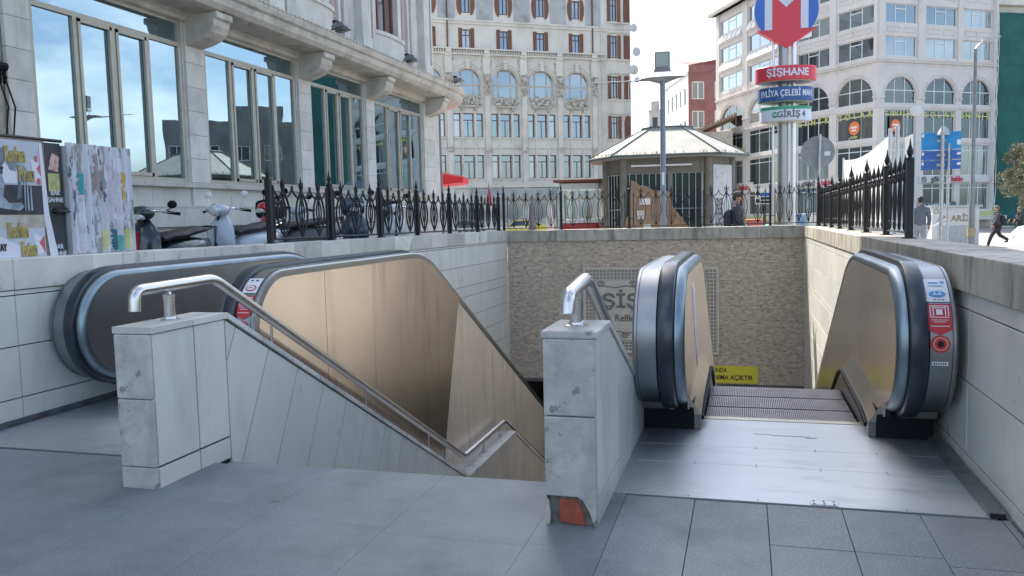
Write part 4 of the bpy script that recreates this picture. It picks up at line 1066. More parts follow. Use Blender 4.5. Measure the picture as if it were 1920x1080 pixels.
# ================================================================ IRON FENCES
def spear(mb, x, y, z, s, m):
    mb.lathe([(.010*s, z), (.022*s, z+.02), (.008*s, z+.035), (.024*s, z+.075), (.006*s, z+.16), (.001, z+.19)], x, y, m)
def fence(name, label, axis, c, pos, z0f, H, rods, mot, loc, group=None, thin=False, last=True):
    """axis 'y': runs along y at x=c; 'x': runs along x at y=c. pos: post positions"""
    r = thing(name, label, 'fence', loc)
    def P(t, z, off=0): return (c+off, t, z) if axis == 'y' else (t, c+off, z)
    for i, t in enumerate(pos):
        z0 = z0f(t); w = .030 if not thin else .024; mb = MB()
        a = P(t-w, 0, -w); b = P(t+w, 0, w)
        mb.box(a[0], a[1], z0, b[0], b[1], z0+H-.03)
        q = P(t, 0); mb.lathe([(w*1.25, z0+H-.03), (w*1.3, z0+H-.015), (w*.5, z0+H), (w*.8, z0+H+.02), (w*.95, z0+H+.045), (w*.35, z0+H+.10), (.002, z0+H+.16)], q[0], q[1], 8)
        a = P(t-w*1.8, 0, -w*1.8); b = P(t+w*1.8, 0, w*1.8); mb.box(a[0], a[1], z0, b[0], b[1], z0+.008)
        mb.build('post', iron, r)
        if i == len(pos)-1: break
        t1 = pos[i+1]; sp = (t1-t)-.18; n = mot; mb = MB(); base = lambda q_: z0f(q_)+.05
        st = t+.09; dw = sp/n; R_ = rods; top = H-.10
        for e in (st, t1-.09): mb.tube([P(e, base(e)), P(e, base(e)+top-.07)], R_*1.25, 6)
        mb.tube([P(t, base(t)+.0), P(t1, base(t1)+.0)], R_*1.1, 6)
        for e in (t+.02, t1-.02):
            mb.tube([P(e, base(e)+.16), P(e+(.07 if e < t1-.1 else -.07), base(e)+.16)], R_, 5)
        for k in range(n):
            m_ = st+dw*(k+.5); b0 = base(m_); hw = dw*.33
            for s in (-1, 1):
                # outer almond rods meeting at foot and head
                mb.tube([P(m_+s*hw*math.sin(math.pi*min(1, q/10*1.0))**.85, b0+.02+(top-.10)*q/10) for q in range(11)], R_, 5)
                mb.tube([P(m_+s*hw*.45*math.sin(math.pi*q/8), b0+.14+(top-.30)*q/8) for q in range(9)], R_*.7, 5)
                # arch springing to the neighbouring motif
                pts = []
                for q in range(9):
                    a = math.pi/2*q/8; pts.append(P(m_+s*(.018+(dw/2-.018)*math.sin(a)), b0+top-.17+.14*(1-math.cos(a))+.0))
                if k == 0 and s < 0 or k == n-1 and s > 0: pts = pts
                mb.tube(pts, R_, 5)
            mb.tube([P(m_, b0+.0), P(m_, b0+top-.03)], R_*.8, 5)
            q = P(m_, 0); zz = b0+top-.12
            mb.ball(P(m_, b0+top-.13), (.022, .022, .04), 8, 5); spear(mb, q[0], q[1], zz+.02, 1.0 if not thin else .8, 6)
            for s in (-1, 1): mb.tube([P(m_, b0+top-.12), P(m_+s*.028, b0+top-.06), P(m_+s*.040, b0+top+.01)], R_*.8, 4)
            mb.ball(P(m_, b0+.06), (.018, .018, .05), 6, 4)
            if thin:
                for s in (-1, 1): mb.tube([P(m_, b0+.10), P(m_+s*.05, b0+.22), P(m_+s*.07, b0+.20)], R_*.8, 4)
        mb.build('scroll_panel', iron, r)
    return r
fence('iron_fence', 'heavy black wrought iron fence along the left coping in front of the scooters', 'y', -5.12, [8.22, 9.64, 11.14, 12.56, 14.1, 15.7, 17.18], lambda t: zt(t)-.002, .74, .0135, 3, (-5.12, 8.22, 1.16))
fence('iron_fence', 'thin rusty black iron fence on the coping of the far mosaic wall', 'x', 17.6, [-5.12, -3.83, -2.36, -.92, .49, 1.40], lambda t: 1.085, .85, .0075, 4, (-2, 17.6, 1.085), thin=True)
fence('iron_fence', 'black iron fence along the sunlit right coping, seen end on with a white banner behind', 'y', 1.40, [8.05, 9.28, 10.75, 12.25, 13.65, 14.9, 16.1, 17.3], lambda t: zt(t, False)+.001, .72, .008, 4, (1.4, 8, 1.13))
# extra wide end posts as in the photo
# ================================================================ ORNATE BUILDING BEHIND
ostone = M('ornate_limestone', (.66, .63, .56), (.57, .54, .48), ns=.8, rough=.85, bump=.006, bs=6, dirt=(.40, .375, .33), ds=.55, dstretch=(1, 1, .45), dlo=.53, dhi=.75)
carve = M('carved_relief', (.56, .53, .46), (.40, .375, .325), ns=4, rough=.9, bump=.03, bs=5, dirt=(.20, .185, .16), ds=2, dlo=.5, dhi=.75)
ogrey = M('grey_render', (.42, .43, .43), (.35, .36, .36), ns=1, rough=.9, dirt=(.27, .27, .27), ds=.8)
bwood = M('brown_shutter', (.19, .085, .05), (.13, .06, .04), ns=3, rough=.7)
bframe = M('brown_frame', (.13, .06, .045), rough=.6)
frame(-25.63, 72.36, 0, 34.8)
Ob = thing('ornate_building', 'tall ornate cream stone apartment house with arched windows, balustrade and brown shutters', 'building', tuple(FRAME[0] @ Vector((8, 0, 0))))
cs = [1.45+3.62*k for k in range(-2, 4)]
ops = []; D = .4
for c in cs:
    ops += [(c-.53, c+.53, 4.95, 7.12), (c-1.4, c-.74, 4.95, 7.12), (c+.74, c+1.4, 4.95, 7.12), (c-.53, c+.53, 8.75, 10.92), (c-1.4, c-.74, 8.75, 10.92), (c+.74, c+1.4, 8.75, 10.92),
            (c-1.25, c+1.25, 12.3, 14.95), (c-.42, c+.42, 16.75, 18.45), (c-.42, c+.42, 19.9, 21.6), (c-.45, c+.45, 23.6, 25.3)]
sideops = []
for z in (5.0, 8.75, 12.6, 16.45, 19.95, 23.4): sideops += [(15.95, 16.65, z, z+2.1)]
mb = MB(); wallface(mb, -9, 18.1, -1, 27, ops+sideops, D)
for c in cs: archfill(mb, c-1.25, c+1.25, 13.7, 14.95, 0, D)
mb.face([(18.1, 0, -1), (18.1, 14, -1), (18.1, 14, 27), (18.1, 0, 27)]); mb.face([(-9, 0, -1), (-9, 14, -1), (-9, 14, 27), (-9, 0, 27)])
mb.face([(-9, 14, -1), (18.1, 14, -1), (18.1, 14, 27), (-9, 14, 27)]); mb.face([(-9, 0, 27), (18.1, 0, 27), (18.1, 14, 27), (-9, 14, 27)])
mb.build('wall', ostone, Ob)
for c in cs[1:]:
    for z in (4.95, 8.75):
        window(Ob, c-.53, c+.53, z, z+2.17, bframe, glassFar, fw=.07, trans=(.72,), partial=[(.5, 0, .72)], y=.25)
        for s in (-1, 1): window(Ob, min(c+s*.74, c+s*1.4), max(c+s*.74, c+s*1.4), z, z+2.17, bframe, glassFar, fw=.07, trans=(.72,), y=.25)
    window(Ob, c-1.25, c+1.25, 12.3, 14.95, trimstone, glassFar, fw=.16, mull=(.26, .74), trans=(.46,), y=.2, name='arched_window')
    window(Ob, c-.42, c+.42, 16.75, 18.45, bframe, glassFar, fw=.08, mull=(.5,), trans=(.7,), y=.15)
    window(Ob, c-.42, c+.42, 19.9, 21.6, bframe, glassFar, fw=.10, mull=(.5,), y=.15)
    window(Ob, c-.45, c+.45, 23.6, 25.3, bframe, glassFar, fw=.10, mull=(.5,), y=.15)
    for s in (-1, 1):
        mb = MB(); mb.box(c+s*.40, -.07, 16.62, c+s*.74, .0, 18.55)
        for q in range(12): mb.box(c+s*.46, -.085, 16.72+.15*q, c+s*.70, -.065, 16.78+.15*q)
        mb.build('shutter', bwood, Ob)
        pts = [(c+s*.44, 21.7)]+[(c+s*(.44+.42*math.cos(R(t))), 20.8+1.15*math.sin(R(t))) for t in (50, 30, 10, -10, -30, -50, -70)]+[(c+s*.44, 19.75)]
        mb = MB(); mb.prism(pts, 'y', -.08, -.005); mb.build('oval_shutter', bwood, Ob)
    # moulded arch ring, keystone, spandrel fans
    mb = MB()
    for rr, dd, w in ((1.30, .16, .10), (1.48, .10, .16), (1.72, .05, .10)):
        mb.tube([(c+(rr)*math.cos(math.pi*t/20), -dd*.4, 13.7+rr*math.sin(math.pi*t/20)) for t in range(21)], w*.55, 6)
    mb.box(c-.16, -.28, 14.9, c+.16, 0, 15.5); mb.ball((c, -.2, 15.6), (.3, .18, .2), 8, 6, .15)
    mb.build('arch_moulding', ostone, Ob)
    mb = MB(); random.seed(int(c*10))
    for k in range(46):
        t = random.uniform(-1, 1); mb.ball((c+t*1.15, -.22-.18*(1-t*t), 12.05+random.uniform(-.35, .45)-.1*abs(t)), (.16, .13, .13), 6, 4, .3)
    mb.box(c-.95, -.35, 11.45, c+.95, 0, 11.62)
    for s in (-1, 1): mb.prism([(c+s*.55, 11.45), (c+s*.75, 11.45), (c+s*.72, 11.1), (c+s*.58, 11.1)], 'y', -.25, 0)
    mb.build('carved_balcony', carve, Ob)
    mb = MB(); mb.box(c-1.5, -.09, 7.75, c-.75, .0, 8.15); mb.box(c-.62, -.09, 7.75, c+.62, 0, 8.15); mb.box(c+.75, -.09, 7.75, c+1.5, 0, 8.15)
    for z in (4.95, 8.75):
        for u, w in ((c, .62), (c-1.07, .42), (c+1.07, .42)): mb.box(u-w, -.12, z-.12, u+w, .02, z-.0)
    for u in (c-.635, c+.635):
        mb.box(u-.085, -.10, 4.9, u+.085, 0, 11.1); mb.box(u-.13, -.16, 7.15, u+.13, 0, 7.3); mb.box(u-.13, -.16, 10.95, u+.13, 0, 11.1)
    mb.build('stone_trim', ostone, Ob)
    mb = MB()
    for s in (-1, 1):
        for k in range(16): mb.ball((c+s*random.uniform(1.35, 1.75), -.05, random.uniform(14.9, 15.9)), (.13, .08, .13), 6, 4, .3)
    mb.build('spandrel_carving', carve, Ob)
for k, c in enumerate(cs):          # pilasters between the bays
    u = c+1.81
    mb = MB(); mb.box(u-.24, -.22, -1, u+.24, 0, 13.4); mb.box(u-.30, -.26, 13.3, u+.30, 0, 13.45); mb.box(u-.34, -.20, 14.5, u+.34, 0, 16.0)
    mb.box(u-.30, -.30, 16.0, u+.30, 0, 16.15); mb.build('pilaster', ostone, Ob)
    mb = MB()
    for q in range(30): mb.ball((u+random.uniform(-.3, .3), -.25-random.uniform(0, .12), random.uniform(12.6, 14.4)), (.12, .12, .14), 6, 4, .3)
    mb.ball((u, -.45, 14.05), (.2, .2, .26), 8, 6, .1)
    mb.build('capital_carving', carve, Ob)
    z = 7.6; mb = MB(); mb.lathe([(.05, z-.25), (.26, z-.2), (.3, z), (.26, z+.2), (.05, z+.25)], u, -.2, 10, 1, .5); mb.build('medallion', carve, Ob)
mb = MB(); mb.box(-9, -.30, 16.15, 15.2, 0, 16.28); mb.box(-9, -.42, 16.60, 15.2, 0.02, 16.72); u = -2
while u < 15: 
    mb.lathe([(.05, 16.28), (.085, 16.38), (.04, 16.5), (.06, 16.6)], u, -.3, 5); u += .24
for c in cs: mb.box(c+1.55, -.38, 16.28, c+2.07, -.2, 16.6)
mb.build('balustrade', ostone, Ob)
mb = MB(); mb.box(-9, -.22, 19.15, 18.1, 0, 19.3); mb.box(-9, -.12, 18.9, 18.1, 0, 19.15); mb.box(-9, -.15, 22.6, 18.1, 0, 22.8); mb.box(14.9, -.12, -1, 15.0, 0, 19); mb.box(-9, -.25, 4.1, 15.2, 0, 4.5); mb.box(-9, -.35, 3.0, 15.2, 0, 3.15)
mb.build('string_course', ostone, Ob)
for k, c in enumerate(cs):
    mb = MB(); mb.box(c+1.0, -.03, 19.35, c+2.6, 0, 22.5); mb.build('grey_render_panel', ogrey, Ob)
for z in (5.0, 8.75, 12.6, 16.45, 19.95, 23.4):
    window(Ob, 15.95, 16.65, z, z+2.1, bframe, glassFar, fw=.08, mull=(.5,), trans=(.7,), y=.15)
    mb = MB(); mb.box(16.67, -.10, z-.05, 17.0, -.01, z+2.15); mb.build('shutter', bwood, Ob); mb = MB(); mb.box(15.6, -.10, z-.05, 15.93, -.01, z+2.15); mb.build('shutter', bwood, Ob)
    mb = MB(); mb.box(17.35, -.14, z-.05, 17.95, -.01, z+2.15); 
    for q in range(14): mb.box(17.38, -.16, z+.02+.15*q, 17.92, -.135, z+.08+.15*q)
    mb.build('shutter', bwood, Ob)
    mb = MB(); mb.box(15.5, -.16, z-.25, 18.1, 0, z-.12)
    for q in range(12): mb.ball((15.7+q*.2, -.08, z+2.4), (.12, .07, .1), 6, 4, .3)
    mb.build('string_course', ostone, Ob)
mb = MB(); mb.tube([(-.35, -.12, -1), (-.35, -.12, 26)], .07, 6); mb.tube([(14.35, -.12, 3), (14.35, -.12, 16)], .07, 6); mb.tube([(14.0, -.12, 16.8), (14.0, -.12, 26)], .07, 6); mb.build('drainpipe', bframe, Ob)
mb = MB(); mb.box(1.5, -.6, 3.15, 14.8, -.28, 4.0)
mb.build('shop_canopy', ogrey, Ob)
text('shop_lettering', 'HO', .9, facing_minus_y(9.6, -.62, 3.6), grey_metal, Ob, bold=.02)
mb = MB()
for c in cs[2:]:
    mb.box(c-1.3, -.04, -.9, c+1.3, .01, 2.9)
mb.build('shop_window', glassFar, Ob)
# dishes
for k, (z, q) in enumerate(((19.35, .42), (17.1, .46), (15.35, .50), (14.4, .3))):
    u = 18.3+.30*(k % 2); nm = 'on the right edge of the ornate building'
    r = thing('satellite_dish', ['topmost', 'second highest', 'third highest', 'small lowest'][k]+' white satellite dish '+nm, 'satellite dish', tuple(FRAME[0] @ Vector((18.1, .3, z))), 'satellite dishes on the building edge')
    mb = MB(); n_ = 14; vs = []
    for i in range(5):
        rr = q*i/4
        for j in range(n_): a = 2*math.pi*j/n_; vs.append((u+rr*math.cos(a)*.9, -.35+.35*(rr*rr)-.25*rr*math.cos(a), z+rr*math.sin(a)))
    mb.add(vs, [(i*n_+j, i*n_+(j+1) % n_, (i+1)*n_+(j+1) % n_, (i+1)*n_+j) for i in range(4) for j in range(n_)]); mb.build('dish', M('dish_white', (.55, .56, .57), (.45, .46, .47), ns=4, rough=.5), r, smooth=True)
    mb = MB(); mb.tube([(18.05, .2, z-.2), (u, -.25, z)], .03, 5); mb.tube([(u, -.3, z-q*.8), (u-.2, -.8, z)], .015, 4); mb.build('bracket', galv, r)
frame(-25.63, 72.36, 0, 34.8)
r = thing('hanging_cable', 'white cable dangling down the right edge of the ornate building', 'cable', tuple(FRAME[0] @ Vector((17.6, -.2, 9))))
mb = MB(); mb.tube([(17.9, -.25, 15.2), (17.7, -.25, 13.5), (17.75, -.25, 12.0), (17.3, -.25, 10.8), (16.9, -.25, 9.6)], .035, 5); mb.build('cord', whitem, r)
noframe()

# ================================================================ MODERN CORNER BUILDING ON THE RIGHT
pstone = M('pale_cladding', (.64, .60, .56), (.58, .545, .51), ns=.7, rough=.7, bump=.002, bs=5, dirt=(.40, .37, .34), ds=.7, dstretch=(1, 1, .5), dlo=.55, dhi=.8)
pshade = M('panel_recess', (.40, .375, .35), rough=.8)
wframe = M('white_frame', (.66, .68, .68), rough=.5)
Mb = thing('arcaded_building', 'pale modern office block with ribbon windows over an arcade of arched windows and shop signs', 'building', (10.14, 72.4, 0))
yel = M('yellow_letters', (.50, .50, .14), rough=.6); orange = M('orange_disc', (.75, .20, .06), rough=.6)
def section(ox, oy, rz, L, cols, rowsw, archz, low, signs):
    frame(ox, oy, 0, rz); ops = []
    for (a, b) in cols:
        for (z0, z1) in rowsw: ops.append((a, b, z0, z1))
        ops.append((a, b, archz[0], archz[1]))
        for (z0, z1) in low: ops.append((a, b, z0, z1))
    mb = MB(); wallface(mb, 0, L, -1.0, 22.3, ops, .3)
    for (a, b) in cols: archfill(mb, a, b, archz[1]-min((b-a)/2, 1.72), archz[1], 0, .3)
    mb.build('wall', pstone, Mb)
    for i, (a, b) in enumerate(cols):
        for (z0, z1) in rowsw:
            window(Mb, a, b, z0, z1, wframe, glassFar, fw=.07, mull=(.34, .66), partial=[], trans=(), y=.14)
            mb = MB(); mb.box(a+(b-a)*.34, .13, z1-.42, a+(b-a)*.66, .2, z1-.34); mb.build('vent_bar', wframe, Mb)
            mb = MB()
            for (p, q) in ((.06, .46), (.54, .94)):      # relief panels below
                pa, pb = a+(b-a)*p, a+(b-a)*q; mb.box(pa, -.05, z0-.72, pb, 0, z0-.62); mb.box(pa, -.05, z0-.34, pb, 0, z0-.28); mb.box(pa, -.05, z0-.62, pa+.08, 0, z0-.34); mb.box(pb-.08, -.05, z0-.62, pb, 0, z0-.34)
            mb.build('relief_panel', pstone, Mb)
        window(Mb, a, b, archz[0], archz[1], wframe, glassDk, fw=.07, mull=(.34, .66), trans=(.5,), y=.14, name='arched_window')
        mb = MB(); rr = (b-a)/2; zz = archz[1]-min(rr, 1.72); ez = min(rr, 1.72)
        for dd in (.10, .28): mb.tube([((a+b)/2+(rr+dd)*math.cos(math.pi*t/18), -.01, zz+(ez+dd)*math.sin(math.pi*t/18)) for t in range(19)], .05, 5)
        mb.box(a-.45, -.10, zz-.12, a-.02, 0, zz+.05); mb.box(b+.02, -.10, zz-.12, b+.45, 0, zz+.05)
        mb.build('arch_moulding', pstone, Mb)
        for k, (z0, z1) in enumerate(low): window(Mb, a, b, z0, z1, wframe, glassDk if (k == 0 or i % 2) else glassFar, fw=.07, mull=(.34, .66), trans=(.82,), y=.14, name='shop_window' if k > 1 else 'window')
    mb = MB(); mb.box(0, -.14, 12.95, L, 0, 13.12); mb.box(0, -.22, 13.12, L, 0, 13.22); mb.box(0, -.06, 9.40, L, 0, 9.52); mb.box(0, -.06, 6.6, L, 0, 6.7); mb.box(0, -.5, 22.0, L, 0, 22.3)
    for c0, c1 in zip([(-1, 0)]+cols, cols+[(L, L+1)]): mb.box(c0[1]+.06, -.08, 13.22, c1[0]-.06, 0, 22.0) if c1[0]-c0[1] > .3 else None
    mb.build('string_course', pstone, Mb)
rows_ = [(13.45, 15.0), (16.05, 17.55), (18.8, 20.3)]
lowr = [(6.95, 9.25), (3.9, 6.45), (1.0, 3.3)]
colR = [(.7, 3.93), (4.78, 8.1), (8.72, 11.95)]
section(10.14, 72.4, 34.8, 12.4, colR, rows_, (9.7, 11.85), lowr, 0)
mb = MB(); mb.face([(12.4, 0, -1), (12.4, 15, -1), (12.4, 15, 22.3), (12.4, 0, 22.3)]); mb.build('side_wall', pstone, Mb)
def signtext(s, size, u, z, mat, y=-.02, bold=.01, sx=1): return text('lettering', s, size, facing_minus_y(u, y, z), mat, Mb, bold=bold, sx=sx, extrude=.01)
for wd, (a, b) in zip(('TEKNİK', 'SOLAR', 'ENERJİ'), colR):
    for i, ch in enumerate(wd): signtext(ch, .62, a+.25+(b-a-.5)*i/(len(wd)-1), 8.85, yel, y=.12, bold=.02)
def disc(u, z, rr):
    mb = MB(); mb.box(u-.62, .06, z-.75, u+.62, .09, z+.75); mb.build('window_poster', M('poster_dark', (.05, .05, .06), rough=.5), Mb)
    mb = MB(); mb.prism([(u+rr*math.cos(2*math.pi*t/24), z+rr*math.sin(2*math.pi*t/24)) for t in range(24)], 'y', .03, .05); mb.build('orange_disc', orange, Mb)
    mb = MB(); mb.box(u-.3, .015, z-.02, u+.3, .028, z+.14); mb.box(u-.22, .015, z-.25, u+.22, .028, z-.12); mb.build('disc_mark', white_paint, Mb)
disc(1.9, 7.95, .5)
# gutters of shop signs
mb = MB(); mb.box(4.3, -.12, 3.35, 12.2, -.02, 3.85); mb.build('sign_board', M('shop_sign_grey', (.60, .59, .58), rough=.6), Mb)
darkg = M('sign_dark_grey', (.12, .12, .13), rough=.6); sred = M('sign_red', (.50, .05, .07), rough=.6)
signtext('göldağ', .58, 6.3, 3.62, darkg, y=-.14, bold=.03); signtext('kablo', .58, 8.25, 3.62, sred, y=-.14, bold=.03)
mb = MB(); mb.tube([(4.75+.22*math.cos(2*math.pi*t/16), -.15, 3.6+.22*math.sin(2*math.pi*t/16)) for t in range(17)], .03, 5); mb.tube([(4.6, -.15, 3.72), (4.9, -.15, 3.48)], .03, 5); mb.build('sign_emblem', darkg, Mb)
mb = MB(); mb.box(4.2, -.14, .95, 8.2, -.03, 1.75); mb.build('sign_board', M('lamp_sign_blue', (.06, .12, .17), rough=.5), Mb)
signtext('LAMPTIME', .62, 6.2, 1.36, M('sign_cream', (.70, .68, .60), rough=.6), y=-.16, bold=.004)
mb = MB(); mb.box(3.9, -.6, .50, 12.3, -.02, .88); mb.build('yellow_band', M('band_yellow', (.50, .50, .22), rough=.6), Mb)
mb = MB(); mb.box(3.9, -1.4, .2, 12.4, -.02, .5); mb.build('canopy', pstone, Mb)
# middle face: origin at far end so that it faces the camera
Lm = 10.35; dmx, dmy = -.656, .755
def flip(cols, L): return sorted((L-b, L-a) for (a, b) in cols)
colM = flip([(.45, 4.2), (5.0, 8.75)], Lm)
section(10.14+dmx*Lm, 72.4+dmy*Lm, -49.01, Lm, colM, rows_, (9.8, 11.95), lowr, 0)
for wd, (a, b) in zip(('EKNİK', 'SOLAR'), colM):
    for i, ch in enumerate(wd): signtext(ch, .66, a+.35+(b-a-.7)*i/(len(wd)-1), 8.9, yel, y=.12, bold=.025)
disc((colM[1][0]+colM[1][1])/2, 7.95, .55)
signtext('solar\nsistem', .38, (colM[1][0]+colM[1][1])/2, 7.05, yel, y=.05)
mb = MB(); mb.box(.3, -.12, 3.35, 9.6, -.02, 3.85); mb.build('sign_board', M('shop_sign_grey', (0, 0, 0)), Mb)
signtext('göldağ', .58, 3.2, 3.62, darkg, y=-.14, bold=.03); signtext('kablo', .58, 5.3, 3.62, sred, y=-.14, bold=.03)
mb = MB(); mb.tube([(1.6+.22*math.cos(2*math.pi*t/16), -.15, 3.6+.22*math.sin(2*math.pi*t/16)) for t in range(17)], .03, 5); mb.tube([(1.45, -.15, 3.72), (1.75, -.15, 3.48)], .03, 5); mb.build('sign_emblem', darkg, Mb)
mb = MB(); mb.box(2.0, .05, 16.3, 3.3, .08, 17.3); mb.build('window_poster', white_paint, Mb)
# left face
Lx = 14.2; ax, ay = -.445, .896; ox, oy = 10.14+dmx*Lm, 72.4+dmy*Lm
colL = flip([(.8, 6.9), (8.1, 13.3)], Lx)
section(ox+ax*Lx, oy+ay*Lx, -63.59, Lx, colL, [(13.95, 15.5), (16.9, 18.4), (19.8, 21.2)], (9.9, 12.3), lowr, 0)
mb = MB(); mb.face([(0, 0, -1), (0, 15, -1), (0, 15, 22.3), (0, 0, 22.3)]); mb.build('side_wall', pstone, Mb)
mb = MB(); mb.box(-.6, -.7, 22.0, Lx, .0, 22.35); mb.build('eaves', trimstone, Mb)
mb = MB()
for (a, b) in colL:
    for z in (15.9, 18.8):
        n_ = 6 if b-a > 5.5 else 5
        for k in range(n_):
            u0 = a+(b-a)*k/n_+.1; u1 = a+(b-a)*(k+1)/n_-.1; mb = MB(); mb.prism([(-.02, z), (-.32, z+.15), (-.05, z+.75), (-.02, z+.75)], 'x', u0, u1); mb.build('window_hood', whitem, Mb)
mb = MB(); mb.box(2.2, -.12, 3.2, 8.5, -.02, 4.2); mb.build('sign_board', whitem, Mb)
signtext('kablo', .8, 6.7, 3.7, sred, y=-.14, bold=.03, sx=1.3); signtext('göldağ', .8, 3.9, 3.7, darkg, y=-.14, bold=.03)
mb = MB(); mb.box(0, -.4, .4, Lx, -.02, .8); mb.build('yellow_band', M('band_yellow', (0, 0, 0)), Mb)
noframe()
mb = MB(); mb.prism([(10.14, 72.4), (10.14+.82*12.4, 72.4+.57*12.4), (16, 95), (-3, 96), (ox, oy)], 'z', 22.05, 22.2); mb.build('roof', trimstone, Mb)
mb = MB()
for k in range(5):
    u = 12.15+.06*k; p = [(10.14+.82*(u+random.uniform(-.1, .1))+.05, 72.4+.57*u-.3-random.uniform(0, .15), 22-1.3*q) for q in range(17)]; mb.tube(p, .025, 4)
mb.build('facade_cable', whitem, Mb)

# green netted building
r = thing('netted_building', 'building at the right edge wrapped in dark green scaffold netting', 'building', (24, 84, 0))
frame(20.7, 80.5, 0, 27)
net = M('green_netting', (.02, .135, .115), (.012, .09, .08), ns=.5, rough=.8, bump=.01, bs=2, brick=('xz', 2.4, 1.9, .02, (.012, .07, .06), .85))
mb = MB(); n_ = 24
for zz in range(12):
    for i in range(n_):
        a, b = i*.3, (i+1)*.3; fy = lambda t, q: .10*math.sin(t*2.6+q)*math.sin(q*1.9)-.1
        mb.face([(a, fy(a, zz), -1+1.55*zz), (b, fy(b, zz), -1+1.55*zz), (b, fy(b, zz+1), -1+1.55*(zz+1)), (a, fy(a, zz+1), -1+1.55*(zz+1))])
mb.face([(0, -.1, -1), (0, 8, -1), (0, 8, 17.6), (0, -.1, 17.6)]); mb.build('netting', net, r, smooth=True)
mb = MB(); mb.box(.3, .3, -1, 7.2, 10, 19.2); mb.box(-.4, -.3, 18.2, 7.4, .6, 18.9); mb.box(-.6, -.5, 18.9, 7.6, .8, 19.3); mb.build('wall', ostone, r)
noframe()

# far brick red building and small roofs
rb = M('red_cladding', (.24, .10, .095), (.19, .08, .075), ns=1, rough=.8)
r = thing('red_building', 'distant dark red and white apartment house between the two large blocks', 'building', (-5, 116, 0))
frame(-7.2, 113.0, 0, 22); mb = MB()
ops = [(a, a+1.7, z, z+2.3) for a in (.5, 3.6, 6.6) for z in (8.0, 12.4, 16.2)]
wallface(mb, 0, 9, -1, 20.6, ops, .3); mb.face([(0, 0, 20.6), (9, 0, 20.6), (9, 8, 22.5), (0, 8, 22.5)]); mb.prism([(0, 19.6), (2.4, 19.6), (9, 22.3), (9, 20.6), (0, 20.6)], 'y', -.15, .0); mb.build('wall', rb, r)
for o_ in ops: window(r, *o_, wframe, glassDk, fw=.12, mull=(.5,), y=.1)
frame(-7.2, 113.0, 0, -76)
mb = MB(); ops = [(-L_, -L_+1.0, z, z+2.4) for L_ in (3, 5.2, 7.4, 9.6, 11.8, 14) for z in (7, 10.7, 14.4)]
noframe(); frame(-7.2-.30*16, 113.0+.95*16, 0, -72.5)
ops = [(a, a+1.1, z, z+2.3) for a in (1, 3.5, 6, 8.5, 11, 13.5) for z in (7.3, 11.3, 15.6)]
mb = MB(); wallface(mb, 0, 16, -1, 19.4, ops, .3); mb.box(0, -.3, 19.4, 16, 0, 19.8); mb.build('white_wall', whitem, r)
for o_ in ops: window(r, *o_, wframe, glassDk, fw=.1, y=.1)
noframe()
r = thing('rooftop_turret', 'small pale rooftop turret far behind the kiosk', 'turret', (-11.2, 112, 0))
mb = MB(); mb.box(-12.2, 111.5, -1, -10.5, 113, 14.6); mb.box(-12.3, 111.4, 14.6, -10.4, 113.1, 14.9); mb.box(-11.9, 111.3, 14.9, -10.9, 112.5, 16.0); mb.build('wall', ogrey, r)
mb = MB(); mb.box(-11.7, 111.40, 12.2, -11.1, 111.49, 13.9); mb.build('window', glassDk, r)
r = thing('tiled_roof_house', 'low old house with a tiled roof beside the modern office block', 'house', (-2, 88, 0))
mb = MB(); mb.box(-4.2, 87, -1, -1.2, 90, 9.4); mb.build('wall', cream, r)
mb = MB(); mb.prism([(-4.8, 9.3), (-.8, 10.9), (-.8, 11.1), (-4.8, 9.55)], 'y', 86.6, 90.4)
for k in range(12): mb.box(-4.7+k*.33, 86.52, 9.5+.13*k, -4.55+k*.33, 86.6, 9.75+.13*k)
mb.build('roof', M('clay_tile', (.36, .25, .20), (.28, .20, .16), ns=4, rough=.9), r)
mb = MB(); mb.box(-3.6, 86.94, 6.4, -2.9, 86.99, 8.3); mb.build('window', glassDk, r)

# building across the street behind the right shoulder, seen mirrored in the tall windows
r = thing('street_block', 'grey street block mirrored in the second tall window', 'building', (34, 84, 0))
frame(28.5, 88, 0, -35)
ops = [(a, a+2.0, z, z+1.7) for a in [1.0+3.4*k for k in range(5)] for z in (1.0, 4.8, 8.4)]
mb = MB(); wallface(mb, 0, 17, -1, 12.5, ops, .3); mb.box(0, 0, 12.5, 17, 10, 12.8); mb.box(4, 2, 12.5, 10, 7, 14.8); mb.face([(0, 0, -1), (0, 10, -1), (0, 10, 12.5), (0, 0, 12.5)]); mb.face([(17, 0, -1), (17, 10, -1), (17, 10, 12.5), (17, 0, 12.5)])
mb.build('wall', M('street_block_render', (.24, .235, .225), (.17, .165, .16), ns=.6, rough=.9), r)
for o_ in ops: window(r, *o_, wframe, glassDk, fw=.1, mull=(.5,), y=.1)
noframe()

